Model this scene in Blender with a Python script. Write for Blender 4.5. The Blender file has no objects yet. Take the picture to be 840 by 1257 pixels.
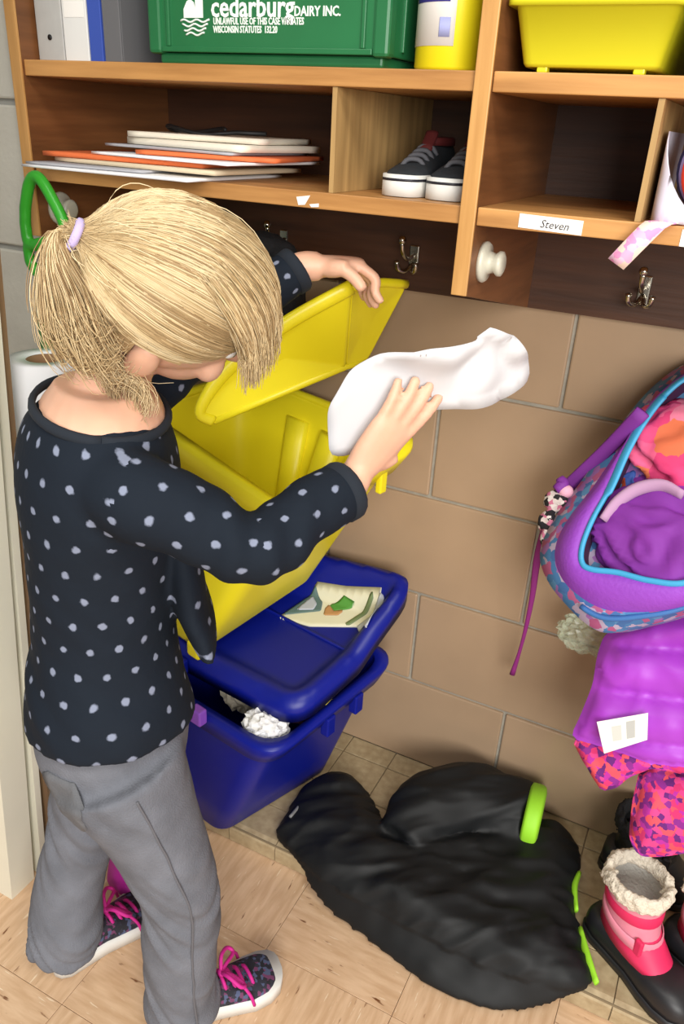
import bpy, bmesh, math, random
import numpy as np
from mathutils import Vector, Matrix, noise

random.seed(7); np.random.seed(7)
SC = bpy.context.scene
COL = SC.collection

# ------------------------------------------------------------------ camera
F_PX = 962.8
CAM = np.array([0.7321, -1.2162, 1.2401])
YAW, PITCH, ROLL = 0.4433, 0.4592, 0.0557
_cy, _sy, _cp, _sp = math.cos(YAW), math.sin(YAW), math.cos(PITCH), math.sin(PITCH)
FW = np.array([-_sy*_cp, _cy*_cp, -_sp]); _r = np.array([_cy, _sy, 0.0]); _u = np.cross(_r, FW)
RT = math.cos(ROLL)*_r + math.sin(ROLL)*_u
UP = -math.sin(ROLL)*_r + math.cos(ROLL)*_u
cd = bpy.data.cameras.new('camera'); cam = bpy.data.objects.new('camera', cd); COL.objects.link(cam)
cd.sensor_fit = 'VERTICAL'; cd.sensor_height = 24.0; cd.lens = F_PX/1257*24.0; cd.clip_start = 0.02
cam.matrix_world = Matrix(((RT[0], UP[0], -FW[0], CAM[0]), (RT[1], UP[1], -FW[1], CAM[1]),
                           (RT[2], UP[2], -FW[2], CAM[2]), (0, 0, 0, 1)))
SC.camera = cam

# ------------------------------------------------------------------ world, lights, exposure
w = bpy.data.worlds.new('world'); SC.world = w; w.use_nodes = True
w.node_tree.nodes['Background'].inputs[0].default_value = (1.0, 0.97, 0.93, 1)
w.node_tree.nodes['Background'].inputs[1].default_value = 0.26
def area(name, loc, target, sx, sy, power, col):
    l = bpy.data.lights.new(name, 'AREA'); l.shape = 'RECTANGLE'; l.size = sx; l.size_y = sy
    l.energy = power; l.color = col
    o = bpy.data.objects.new(name, l); COL.objects.link(o); o.location = loc
    d = Vector(target) - Vector(loc); o.rotation_euler = d.to_track_quat('-Z', 'Y').to_euler()
    return o
area('ceiling_fluorescent_light', (1.5, -1.5, 2.65), (1.45, -1.3, 0), 1.2, 0.6, 34, (1, 0.96, 0.89))
area('ceiling_fluorescent_light', (-0.2, -1.9, 2.65), (-0.15, -1.7, 0), 1.2, 0.6, 18, (1, 0.96, 0.89))
area('added_frontal_light', (2.3, -3.4, 1.75), (0.4, -0.2, 0.8), 2.0, 1.5, 135, (1.0, 0.98, 0.95))  # added soft light from behind the camera to brighten the fronts; source unseen
vs = SC.view_settings
vs.view_transform = 'Standard'; vs.look = 'None'; vs.gamma = 1.0; vs.use_curve_mapping = False
vs.exposure = 0.12

# ------------------------------------------------------------------ pixel helpers (840 x 1257 frame)
def ray(x, y): return FW + RT*(x-420)/F_PX - UP*(y-628.5)/F_PX
def on(x, y, ax, val):
    d = ray(x, y); i = 'xyz'.index(ax); return CAM + d*(val-CAM[i])/d[i]
def onplane(x, y, o, n):
    d = ray(x, y); n = np.asarray(n, float); o = np.asarray(o, float); return CAM + d*((o-CAM)@n)/(d@n)
A = lambda *a: np.array(a, float)
def unit(v): v = np.asarray(v, float); return v/np.linalg.norm(v)

# ------------------------------------------------------------------ materials
def lin(c):
    return tuple((x/12.92 if x <= 0.04045 else ((x+0.055)/1.055)**2.4) for x in c)
def mat(name, c, rough=0.6, metal=0.0, var=0.0, vscale=30, bump=0.0, bscale=200, spec=None, alpha=1.0, trans=0.0, c2=None, stretch=None, sheen=0.0, coat=0.0):
    """c, c2 are sRGB 0..1 ; var = brightness variation"""
    m = bpy.data.materials.new(name); m.use_nodes = True
    nt = m.node_tree; b = nt.nodes['Principled BSDF']
    b.inputs['Base Color'].default_value = (*lin(c), 1); b.inputs['Roughness'].default_value = rough
    b.inputs['Metallic'].default_value = metal
    if spec is not None: b.inputs['Specular IOR Level'].default_value = spec
    if alpha < 1: b.inputs['Alpha'].default_value = alpha
    if trans: b.inputs['Transmission Weight'].default_value = trans
    if sheen: b.inputs['Sheen Weight'].default_value = sheen
    if coat: b.inputs['Coat Weight'].default_value = coat
    if var or bump or c2:
        tc = nt.nodes.new('ShaderNodeTexCoord'); mp = nt.nodes.new('ShaderNodeMapping')
        nt.links.new(tc.outputs['Object'], mp.inputs[0])
        if stretch: mp.inputs['Scale'].default_value = stretch
    if var or c2:
        n = nt.nodes.new('ShaderNodeTexNoise'); n.inputs['Scale'].default_value = vscale; n.inputs['Detail'].default_value = 5
        nt.links.new(mp.outputs[0], n.inputs['Vector'])
        r = nt.nodes.new('ShaderNodeValToRGB')
        a = tuple(max(0, x*(1-var)) for x in lin(c)); z = tuple(min(1, x*(1+var)) for x in lin(c2 or c))
        r.color_ramp.elements[0].color = (*a, 1); r.color_ramp.elements[1].color = (*z, 1)
        r.color_ramp.elements[0].position = 0.3; r.color_ramp.elements[1].position = 0.7
        nt.links.new(n.outputs[0], r.inputs[0]); nt.links.new(r.outputs[0], b.inputs['Base Color'])
    if bump:
        n2 = nt.nodes.new('ShaderNodeTexNoise'); n2.inputs['Scale'].default_value = bscale; n2.inputs['Detail'].default_value = 3
        nt.links.new(mp.outputs[0], n2.inputs['Vector'])
        bp = nt.nodes.new('ShaderNodeBump'); bp.inputs['Strength'].default_value = bump; bp.inputs['Distance'].default_value = 0.004
        nt.links.new(n2.outputs[0], bp.inputs['Height']); nt.links.new(bp.outputs[0], b.inputs['Normal'])
    return m

def nd(nt, t, **kw):
    n = nt.nodes.new(t)
    for k, v in kw.items(): setattr(n, k, v)
    return n

def wood_mat(name, c1, c2, axis='x', rough=0.45):
    st = {'x': (3, 40, 40), 'y': (40, 3, 40), 'z': (40, 40, 3)}[axis]
    return mat(name, c1, rough, var=0.12, vscale=1.4, c2=c2, stretch=st, bump=0.15, bscale=3)

def tile_mat():
    m = bpy.data.materials.new('vinyl_tile'); m.use_nodes = True; nt = m.node_tree; b = nt.nodes['Principled BSDF']
    tc = nd(nt, 'ShaderNodeTexCoord'); oi = nd(nt, 'ShaderNodeObjectInfo')
    add = nd(nt, 'ShaderNodeVectorMath', operation='ADD'); mul = nd(nt, 'ShaderNodeVectorMath', operation='SCALE')
    comb = nd(nt, 'ShaderNodeCombineXYZ')
    nt.links.new(oi.outputs['Random'], comb.inputs[0]); nt.links.new(oi.outputs['Random'], comb.inputs[1])
    nt.links.new(comb.outputs[0], mul.inputs[0]); mul.inputs['Scale'].default_value = 37.0
    nt.links.new(tc.outputs['Object'], add.inputs[0]); nt.links.new(mul.outputs[0], add.inputs[1])
    def layer(scale, st, lo, hi):
        mp = nd(nt, 'ShaderNodeMapping'); mp.inputs['Scale'].default_value = st
        nt.links.new(add.outputs[0], mp.inputs[0])
        n = nd(nt, 'ShaderNodeTexNoise'); n.inputs['Scale'].default_value = scale; n.inputs['Detail'].default_value = 3
        nt.links.new(mp.outputs[0], n.inputs['Vector'])
        r = nd(nt, 'ShaderNodeMapRange'); r.inputs[1].default_value = lo; r.inputs[2].default_value = hi
        nt.links.new(n.outputs[0], r.inputs[0]); return r.outputs[0]
    base = nd(nt, 'ShaderNodeMix', data_type='RGBA')
    base.inputs['A'].default_value = (*lin((0.77, 0.63, 0.49)), 1); base.inputs['B'].default_value = (*lin((0.84, 0.71, 0.575)), 1)
    nt.links.new(layer(16, (1, 6, 1), 0.35, 0.65), base.inputs['Factor'])
    m2 = nd(nt, 'ShaderNodeMix', data_type='RGBA'); m2.inputs['B'].default_value = (*lin((0.45, 0.28, 0.16)), 1)
    nt.links.new(base.outputs['Result'], m2.inputs['A']); nt.links.new(layer(24, (1, 5, 1), 0.665, 0.73), m2.inputs['Factor'])
    m3 = nd(nt, 'ShaderNodeMix', data_type='RGBA'); m3.inputs['B'].default_value = (*lin((0.89, 0.80, 0.68)), 1)
    nt.links.new(m2.outputs['Result'], m3.inputs['A']); nt.links.new(layer(27, (1, 8, 1), 0.66, 0.72), m3.inputs['Factor'])
    nt.links.new(m3.outputs['Result'], b.inputs['Base Color']); b.inputs['Roughness'].default_value = 0.42
    return m

def dots_mat(name, base, dot, attr='dotuv', rad=0.15):
    m = bpy.data.materials.new(name); m.use_nodes = True; nt = m.node_tree; b = nt.nodes['Principled BSDF']
    at = nd(nt, 'ShaderNodeAttribute', attribute_name=attr); sp = nd(nt, 'ShaderNodeSeparateXYZ')
    nt.links.new(at.outputs['Vector'], sp.inputs[0])
    def mth(op, a, bb=None, v=None):
        n = nd(nt, 'ShaderNodeMath', operation=op); nt.links.new(a, n.inputs[0])
        if bb is not None: nt.links.new(bb, n.inputs[1])
        if v is not None: n.inputs[1].default_value = v
        return n.outputs[0]
    fl = mth('FLOOR', sp.outputs[1]); half = mth('MULTIPLY', fl, v=0.5)
    u = mth('FRACT', mth('ADD', sp.outputs[0], half)); v = mth('FRACT', sp.outputs[1])
    du = mth('SUBTRACT', u, v=0.5); dv = mth('SUBTRACT', v, v=0.5)
    d = mth('SQRT', mth('ADD', mth('MULTIPLY', du, du), mth('MULTIPLY', dv, dv)))
    tc = nd(nt, 'ShaderNodeTexCoord'); nz = nd(nt, 'ShaderNodeTexNoise'); nz.inputs['Scale'].default_value = 130
    nt.links.new(tc.outputs['Object'], nz.inputs['Vector'])
    d2 = mth('ADD', d, mth('MULTIPLY', mth('SUBTRACT', nz.outputs[0], v=0.5), v=0.18))
    r = nd(nt, 'ShaderNodeMapRange'); r.inputs[1].default_value = rad+0.03; r.inputs[2].default_value = rad-0.03
    nt.links.new(d2, r.inputs[0])
    mx = nd(nt, 'ShaderNodeMix', data_type='RGBA'); mx.inputs['A'].default_value = (*lin(base), 1); mx.inputs['B'].default_value = (*lin(dot), 1)
    nt.links.new(r.outputs[0], mx.inputs['Factor']); nt.links.new(mx.outputs['Result'], b.inputs['Base Color'])
    b.inputs['Roughness'].default_value = 0.85; b.inputs['Specular IOR Level'].default_value = 0.2
    n2 = nd(nt, 'ShaderNodeTexNoise'); n2.inputs['Scale'].default_value = 26; n2.inputs['Detail'].default_value = 3
    nt.links.new(tc.outputs['Object'], n2.inputs['Vector'])
    bp = nd(nt, 'ShaderNodeBump'); bp.inputs['Strength'].default_value = 0.25; bp.inputs['Distance'].default_value = 0.01
    nt.links.new(n2.outputs[0], bp.inputs['Height']); nt.links.new(bp.outputs[0], b.inputs['Normal'])
    return m

def cells_mat(name, cols, scale, rough=0.8, stretch=(1, 1, 1)):
    """patchy print: voronoi cells through a constant colour ramp"""
    m = bpy.data.materials.new(name); m.use_nodes = True; nt = m.node_tree; b = nt.nodes['Principled BSDF']
    tc = nd(nt, 'ShaderNodeTexCoord'); mp = nd(nt, 'ShaderNodeMapping'); mp.inputs['Scale'].default_value = stretch
    v = nd(nt, 'ShaderNodeTexVoronoi'); v.inputs['Scale'].default_value = scale
    nz = nd(nt, 'ShaderNodeTexNoise'); nz.inputs['Scale'].default_value = scale*1.5
    ad = nd(nt, 'ShaderNodeVectorMath', operation='MULTIPLY_ADD')
    nt.links.new(tc.outputs['Object'], mp.inputs[0]); nt.links.new(mp.outputs[0], nz.inputs['Vector'])
    nt.links.new(nz.outputs['Color'], ad.inputs[0]); ad.inputs[1].default_value = (0.6/scale,)*3; nt.links.new(mp.outputs[0], ad.inputs[2])
    nt.links.new(ad.outputs[0], v.inputs['Vector'])
    sp = nd(nt, 'ShaderNodeSeparateColor'); nt.links.new(v.outputs['Color'], sp.inputs[0])
    r = nd(nt, 'ShaderNodeValToRGB'); r.color_ramp.interpolation = 'CONSTANT'
    for i, c in enumerate(cols):
        e = r.color_ramp.elements[i] if i < 2 else r.color_ramp.elements.new(i/len(cols))
        e.position = i/len(cols); e.color = (*lin(c), 1)
    nt.links.new(sp.outputs[0], r.inputs[0]); nt.links.new(r.outputs[0], b.inputs['Base Color']); b.inputs['Roughness'].default_value = rough
    return m

def hair_mat():
    m = bpy.data.materials.new('blond_hair'); m.use_nodes = True; nt = m.node_tree; b = nt.nodes['Principled BSDF']
    at = nd(nt, 'ShaderNodeAttribute', attribute_name='tone'); r = nd(nt, 'ShaderNodeValToRGB')
    els = r.color_ramp.elements; els[0].color = (*lin((0.58, 0.46, 0.31)), 1); els[1].color = (*lin((0.94, 0.87, 0.71)), 1)
    e = els.new(0.5); e.color = (*lin((0.80, 0.695, 0.515)), 1)
    nt.links.new(at.outputs['Fac'], r.inputs[0]); nt.links.new(r.outputs[0], b.inputs['Base Color'])
    b.inputs['Roughness'].default_value = 0.42
    return m

# ------------------------------------------------------------------ object helpers
def tag(o, label=None, cat=None, group=None, kind=None):
    if label: o['label'] = label
    if cat: o['category'] = cat
    if group: o['group'] = group
    if kind: o['kind'] = kind
    return o
def thing(name, loc, label, cat, group=None, kind=None):
    o = bpy.data.objects.new(name, None); COL.objects.link(o); o.location = loc; o.empty_display_size = 0.05
    return tag(o, label, cat, group, kind)
def wloc(o):
    p = np.zeros(3)
    while o is not None: p += np.array(o.location); o = o.parent
    return p
def add(name, vf, m, parent=None, smooth=True, origin=None):
    """vf = (verts world, faces)."""
    v, f = vf; v = np.asarray(v, float).reshape(-1, 3)
    if parent is not None: base = wloc(parent)
    else: base = np.zeros(3)
    if origin is None: origin = np.array([(v[:, 0].min()+v[:, 0].max())/2, (v[:, 1].min()+v[:, 1].max())/2, v[:, 2].min()])
    origin = np.asarray(origin, float)
    me = bpy.data.meshes.new(name); me.from_pydata([tuple(x) for x in (v-origin)], [], [tuple(x) for x in f]); me.update()
    o = bpy.data.objects.new(name, me); COL.objects.link(o); o.location = origin-base
    if parent is not None: o.parent = parent
    if m is not None: me.materials.append(m)
    bm = bmesh.new(); bm.from_mesh(me); bmesh.ops.recalc_face_normals(bm, faces=bm.faces); bm.to_mesh(me); bm.free()
    if smooth:
        for p in me.polygons: p.use_smooth = True
    return o
def join(*vfs):
    V, F, n = [], [], 0
    for v, f in vfs:
        v = np.asarray(v, float).reshape(-1, 3); V.append(v); F += [tuple(i+n for i in q) for q in f]; n += len(v)
    return np.vstack(V), F
def boxvf(x0, x1, y0, y1, z0, z1, bev=0.0):
    v = [(x, y, z) for x in (x0, x1) for y in (y0, y1) for z in (z0, z1)]
    f = [(0, 1, 3, 2), (4, 6, 7, 5), (0, 4, 5, 1), (2, 3, 7, 6), (0, 2, 6, 4), (1, 5, 7, 3)]
    if not bev: return np.array(v, float), f
    bm = bmesh.new(); vv = [bm.verts.new(p) for p in v]; [bm.faces.new([vv[i] for i in q]) for q in f]
    bmesh.ops.recalc_face_normals(bm, faces=bm.faces)
    bmesh.ops.bevel(bm, geom=list(bm.edges), offset=bev, segments=2, affect='EDGES', profile=0.5)
    bm.verts.index_update(); out = (np.array([p.co[:] for p in bm.verts]), [tuple(x.index for x in q.verts) for q in bm.faces]); bm.free()
    return out
def box(name, x0, x1, y0, y1, z0, z1, m, parent=None, bev=0.0):
    return add(name, boxvf(x0, x1, y0, y1, z0, z1, bev), m, parent, smooth=False)
def xform(vf, M, t=(0, 0, 0)):
    v, f = vf; return np.asarray(v)@np.asarray(M).T + np.asarray(t), f
def loft(rings, cap=True, closed=True):
    n = len(rings[0]); v = np.vstack(rings); f = []
    for i in range(len(rings)-1):
        for j in range(n if closed else n-1):
            k = (j+1) % n; f.append((i*n+j, i*n+k, (i+1)*n+k, (i+1)*n+j))
    if cap and cap != 'end': f.append(tuple(range(n)))
    if cap: f.append(tuple((len(rings)-1)*n+j for j in reversed(range(n))))
    return v, f
def smooth_path(pts, n, extra=None):
    """Catmull-Rom resample of pts (and of the columns of extra)"""
    P = np.asarray(pts, float)
    if extra is not None: P = np.hstack([P, np.asarray(extra, float).reshape(len(P), -1)])
    Q = np.vstack([2*P[0]-P[1], P, 2*P[-1]-P[-2]]); out = []
    for t in np.linspace(0, len(P)-1-1e-9, n):
        i = int(t); u = t-i; a, b, c, d = Q[i], Q[i+1], Q[i+2], Q[i+3]
        out.append(0.5*((2*b)+(c-a)*u+(2*a-5*b+4*c-d)*u*u+(3*b-a-3*c+d)*u**3))
    return np.array(out)
def tube(pts, radii, seg=10, side=None, n=None, cap=True):
    """radii: scalar list or list of (ra, rb); side: vector giving the ra axis"""
    pts = np.asarray(pts, float)
    R = np.array([(r, r) if np.isscalar(r) else r for r in (radii if hasattr(radii, '__len__') else [radii]*len(pts))], float)
    if n: S = smooth_path(pts, n, R); pts = S[:, :3]; R = np.maximum(S[:, 3:5], 1e-4)
    rings = []; prev = None if side is None else unit(side)
    for i, p in enumerate(pts):
        t = unit(pts[min(i+1, len(pts)-1)]-pts[max(i-1, 0)])
        if prev is None: prev = np.cross(t, (0.13, 0.31, 0.94))
        a = prev if side is None else np.asarray(side, float)
        a = a-t*(a@t)
        if np.linalg.norm(a) < 1e-4: a = np.cross(t, (0.3, 0.8, 0.2))
        a = unit(a); prev = a; b = np.cross(t, a); th = np.linspace(0, 2*math.pi, seg, endpoint=False)
        rings.append(p+np.outer(np.cos(th)*R[i, 0], a)+np.outer(np.sin(th)*R[i, 1], b))
    return loft(rings, cap)
def ellipsoid(c, axes, radii, nu=20, nv=14):
    axes = np.asarray(axes, float); rings = []
    for i in range(1, nv):
        ph = math.pi*i/nv; th = np.linspace(0, 2*math.pi, nu, endpoint=False)
        rings.append(np.asarray(c)+np.outer(np.cos(th)*math.sin(ph)*radii[0], axes[0])+np.outer(np.sin(th)*math.sin(ph)*radii[1], axes[1])+math.cos(ph)*radii[2]*axes[2])
    return loft(rings)
def evaluate(o):
    dg = bpy.context.evaluated_depsgraph_get(); dg.update()
    return bpy.data.meshes.new_from_object(o.evaluated_get(dg))
def fuse(vfs, voxel=0.006, smooth=4, factor=0.5):
    """voxel union of solids -> (verts, faces)"""
    v, f = join(*vfs); me = bpy.data.meshes.new('tmp'); me.from_pydata([tuple(x) for x in v], [], f); me.update()
    bm = bmesh.new(); bm.from_mesh(me); bmesh.ops.recalc_face_normals(bm, faces=bm.faces); bm.to_mesh(me); bm.free()
    o = bpy.data.objects.new('tmp', me); COL.objects.link(o)
    r = o.modifiers.new('r', 'REMESH'); r.mode = 'VOXEL'; r.voxel_size = voxel
    if smooth: s = o.modifiers.new('s', 'SMOOTH'); s.iterations = smooth; s.factor = factor
    ev = evaluate(o)
    V = np.empty(len(ev.vertices)*3); ev.vertices.foreach_get('co', V); F = [tuple(p.vertices) for p in ev.polygons]
    bpy.data.objects.remove(o); bpy.data.meshes.remove(me); bpy.data.meshes.remove(ev)
    return V.reshape(-1, 3), F
def normals(vf):
    v, f = vf; q = np.array([(x[0], x[1], x[2], x[3] if len(x) > 3 else x[2]) for x in f])
    fn = np.cross(v[q[:, 2]]-v[q[:, 0]], v[q[:, 3]]-v[q[:, 1]]); N = np.zeros_like(v)
    for k in range(4): np.add.at(N, q[:, k], fn)
    return N/np.maximum(np.linalg.norm(N, axis=1, keepdims=True), 1e-12)
def displace(vf, fun):
    v, f = vf; N = normals(vf); d = np.array([fun(p) for p in v]); return v+N*d[:, None], f
def fbm(p, s, o=3): return noise.fractal(Vector(p)*s, 1.0, 2.0, o)
def inside(poly, P):
    x, y = P[:, 0], P[:, 1]; r = np.zeros(len(P), bool); n = len(poly)
    for i in range(n):
        x1, y1 = poly[i]; x2, y2 = poly[(i+1) % n]
        c = ((y1 > y) != (y2 > y)) & (x < (x2-x1)*(y-y1)/((y2-y1) if y2 != y1 else 1e-12)+x1); r ^= c
    return r
def edge_near(poly, P):
    poly = np.asarray(poly, float); best = np.full(len(P), 1e9); Q = np.zeros_like(P)
    for i in range(len(poly)):
        a, b = poly[i], poly[(i+1) % len(poly)]; d = b-a; L = d@d
        t = np.clip(((P-a)@d)/max(L, 1e-12), 0, 1); q = a+t[:, None]*d; e = np.linalg.norm(P-q, axis=1)
        k = e < best; best[k] = e[k]; Q[k] = q[k]
    return best, Q
def pillow(poly, step, top, bot, rnd=0.03, O=(0, 0, 0), U=(1, 0, 0), W=(0, 1, 0), N=(0, 0, 1), bend=None):
    """closed solid over a polygon in the (U, W) plane; top(u,v,d), bot(u,v,d) are heights along N, d = edge distance"""
    poly = np.asarray(poly, float); lo, hi = poly.min(0)-step, poly.max(0)+step
    us = np.arange(lo[0], hi[0]+step, step); ws = np.arange(lo[1], hi[1]+step, step)
    G = np.array([(a, b) for a in us for b in ws]); ins = inside(poly, G); d, q = edge_near(poly, G)
    nw = len(ws); use = ins & (d > step*0.35); idx = -np.ones(len(G), int); cells = []
    for i in range(len(us)-1):
        for j in range(nw-1):
            c = [i*nw+j, (i+1)*nw+j, (i+1)*nw+j+1, i*nw+j+1]
            if all(use[k] for k in c): cells.append(c)
    cnt = {}
    for c in cells:
        for k in range(4):
            e = (c[k], c[(k+1) % 4]); cnt[e] = 1
    bnd = [e for e in cnt if (e[1], e[0]) not in cnt]; bset = {e[0] for e in bnd} | {e[1] for e in bnd}
    used = sorted({k for c in cells for k in c}); idx = {k: n for n, k in enumerate(used)}; n = len(used)
    O, U, W, N = (np.asarray(t, float) for t in (O, U, W, N)); V = []
    for side in (0, 1):
        for k in used:
            p = q[k] if k in bset else G[k]; dd = 0 if k in bset else d[k]
            h = (top if side == 0 else bot)(p[0], p[1], dd)
            b = bend(p[0], p[1]) if bend else 0
            V.append(O+p[0]*U+p[1]*W+(h+b)*N)
    Fc = [tuple(idx[k] for k in c) for c in cells]+[tuple(idx[k]+n for k in reversed(c)) for c in cells]
    Fc += [(idx[a], idx[a]+n, idx[b]+n, idx[b]) for a, b in bnd]
    return np.array(V), Fc
def rpoly(pts, r, seg=5):
    """round the corners of a polygon"""
    P = [np.asarray(p, float) for p in pts]; out = []; n = len(P)
    for i in range(n):
        a, b, c = P[i-1], P[i], P[(i+1) % n]; rr = r[i] if hasattr(r, '__len__') else r
        u, v = a-b, c-b; lu, lv = np.linalg.norm(u), np.linalg.norm(v); k = min(rr, lu*0.48, lv*0.48)
        p0, p1 = b+u/lu*k, b+v/lv*k
        for t in np.linspace(0, 1, seg): out.append((1-t)**2*p0+2*t*(1-t)*b+t*t*p1)
    return np.array(out)
def text(name, body, size, O, U, W, m, parent, extrude=0.0004, bold=0.0, align='LEFT', shear=0.0, squeeze=1.0):
    cu = bpy.data.curves.new('t', 'FONT'); cu.body = body; cu.size = size; cu.extrude = extrude; cu.offset = bold*size
    cu.align_x = align; cu.shear = shear; cu.resolution_u = 2
    o = bpy.data.objects.new('t', cu); COL.objects.link(o); me = evaluate(o)
    V = np.empty(len(me.vertices)*3); me.vertices.foreach_get('co', V); V = V.reshape(-1, 3); F = [tuple(p.vertices) for p in me.polygons]
    bpy.data.objects.remove(o); bpy.data.curves.remove(cu); bpy.data.meshes.remove(me)
    U, W = unit(U), unit(W); N = np.cross(U, W)
    return add(name, (np.asarray(O)+np.outer(V[:, 0]*squeeze, U)+np.outer(V[:, 1], W)+np.outer(V[:, 2], N), F), m, parent, smooth=False)
def plate(poly, O, U, W, th):
    """thin prism of a polygon in the plane (U, W), thickness th along U x W"""
    O, U, W = np.asarray(O, float), unit(U), unit(W); N = np.cross(U, W); P = np.asarray(poly, float); n = len(P)
    a = O+np.outer(P[:, 0], U)+np.outer(P[:, 1], W); v = np.vstack([a, a+N*th])
    return v, [tuple(reversed(range(n))), tuple(range(n, 2*n))]+[(i, (i+1) % n, n+(i+1) % n, n+i) for i in range(n)]

# ================================================================== STRUCTURE
M_tan = mat('glazed_block', (0.65, 0.55, 0.445), 0.30, var=0.05, vscale=9, bump=0.08, bscale=25)
M_mortar = mat('mortar', (0.60, 0.58, 0.53), 0.9, var=0.15, vscale=60)
M_white_block = mat('white_paint_block', (0.80, 0.79, 0.75), 0.6, var=0.04, vscale=20, bump=0.2, bscale=120)
M_white_mortar = mat('white_mortar', (0.62, 0.62, 0.60), 0.8)
M_white_trim = mat('cream_enamel', (0.86, 0.85, 0.78), 0.35, var=0.03, vscale=8)
M_brown_edge = mat('brown_edge', (0.55, 0.44, 0.32), 0.6)
M_vinyl = tile_mat()
M_sub = mat('floor_joint', (0.58, 0.47, 0.36), 0.9)
M_ledge = mat('tan_ledge_tile', (0.62, 0.54, 0.41), 0.5, var=0.06, vscale=60, c2=(0.69, 0.62, 0.49))
M_ledge_joint = mat('ledge_joint', (0.50, 0.44, 0.34), 0.9)

# floor
TILE = 0.2286
floor = tag(box('floor', -1.6, 3.2, -3.6, 0.2, -0.06, -0.004, M_sub), 'beige streaked vinyl tile floor', None, None, 'structure')
tv = boxvf(-TILE/2+0.0004, TILE/2-0.0004, -TILE/2+0.0004, TILE/2-0.0004, -0.004, 0.0, 0.0004)
t0 = None
for i in range(-4, 7):
    for j in range(-5, 2):
        cx, cyy = 0.291+(i+0.5)*TILE, -0.487+(j+0.5)*TILE
        if t0 is None: o = t0 = add('tile', tv, M_vinyl, None, smooth=False, origin=(0, 0, 0)); 
        else: o = t0.copy(); COL.objects.link(o)
        o.parent = floor; o.location = (Vector((cx, cyy, 0))-floor.location)
        o.rotation_euler = (0, 0, math.pi/2 if (i+j) % 2 else 0)

# tiled ledge along the wall (trim)
LZ, LY = 0.042, -0.332
ledge = tag(box('trim_1', -0.21, 2.2, LY+0.002, 0.0, 0.0, LZ-0.003, M_ledge_joint), 'raised ledge of small tan tiles along the block wall', None, None, 'structure')
rows = [(0.0, -0.049), (-0.0515, -0.1505), (-0.153, -0.2525), (-0.2545, LY)]
for k in range(-4, 14):
    x0 = 0.2132+k*0.1016+0.001; x1 = x0+0.0996
    for (ya, yb) in rows:
        if yb == LY:   # bullnose front tile
            pr = [(ya, 0.002), (ya, LZ), (yb+0.012, LZ), (yb+0.004, LZ-0.003), (yb, LZ-0.011), (yb, 0.002)]
            v = [(x, y, z) for x in (max(x0, -0.209), x1) for y, z in pr]; n = len(pr)
            f = [tuple(range(n)), tuple(range(n, 2*n))]+[(a, (a+1) % n, n+(a+1) % n, n+a) for a in range(n)]
            add('tile', (v, f), M_ledge, ledge, smooth=False)
        else:
            box('tile', max(x0, -0.209), x1, yb, ya, 0.02, LZ+random.uniform(-0.0004, 0.0004), M_ledge, ledge, 0.0012)

# back wall of glazed blocks
wall = tag(box('wall_back', -0.30, 2.2, 0.003, 0.12, 0.0, 2.7, M_mortar), 'glazed tan block wall behind the bins', None, None, 'structure')
BH, ZA, X0 = 0.2032, 0.853, 0.5246
BW = 0.3965
bl = {}
for r in range(-4, 2):
    z0 = ZA+(r)*BH; off = X0 if r % 2 == 0 else X0-BW/2
    for k in range(-3, 5):
        x0, x1 = off+k*BW+0.0028, off+(k+1)*BW-0.0028
        x0, x1 = max(x0, -0.205), min(x1, 2.15)
        if x1-x0 < 0.03: continue
        box('block', x0, x1, -0.002+random.uniform(-0.0008, 0.0008), 0.02, max(z0+0.0028, 0.04), z0+BH-0.0028, M_tan, wall, 0.003)
# white painted wall the nook is set into
wl = tag(box('wall_left', -1.6, -0.223, -0.296, 0.12, 0.0, 2.7, M_white_mortar), 'white painted block wall left of the cubbies', None, None, 'structure')
zj = on(10, 125, 'y', -0.30)[2]
for r in range(-7, 6):
    z0 = zj+r*BH; off = -0.245 if r % 2 == 0 else -0.245+0.2
    for k in range(-3, 1):
        x0, x1 = off+(k-1)*0.4+0.004, off+k*0.4-0.004; x1 = min(x1, -0.226)
        if x1-x0 < 0.02: continue
        box('block', x0, x1, -0.301, -0.28, max(0.002, z0+0.004), min(z0+BH-0.004, 2.69), M_white_block, wl, 0.003)
# cream steel door casing at the left edge
def prism_px(name, base, top, y, w0, dpt, m, parent=None):
    b = on(*base, 'z', 0.0) if y is None else on(*base, 'y', y); b[2] = 0; t = on(*top, 'y', b[1])
    dx = (t-b)/(t[2]-b[2]); H = 2.3; e = b+dx*H
    v = [p+A(x, yy, 0) for p in (b, e) for x, yy in ((0, 0), (-w0, 0), (-w0, dpt), (0, dpt))]
    return add(name, (v, [(0, 1, 2, 3), (7, 6, 5, 4), (0, 1, 5, 4), (1, 2, 6, 5), (2, 3, 7, 6), (3, 0, 4, 7)]), m, parent, smooth=False)
tr = prism_px('trim_2', (42, 1078), (-8, 430), None, 0.22, -0.05, M_white_trim); tag(tr, 'cream painted door casing beside the paper roll', None, None, 'structure')
prism_px('casing_face', (58, 1068), (4, 430), None, 0.030, -0.012, M_white_trim, tr)
prism_px('casing_stop', (66, 1056), (11, 430), None, 0.010, -0.008, M_brown_edge, tr)

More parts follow.
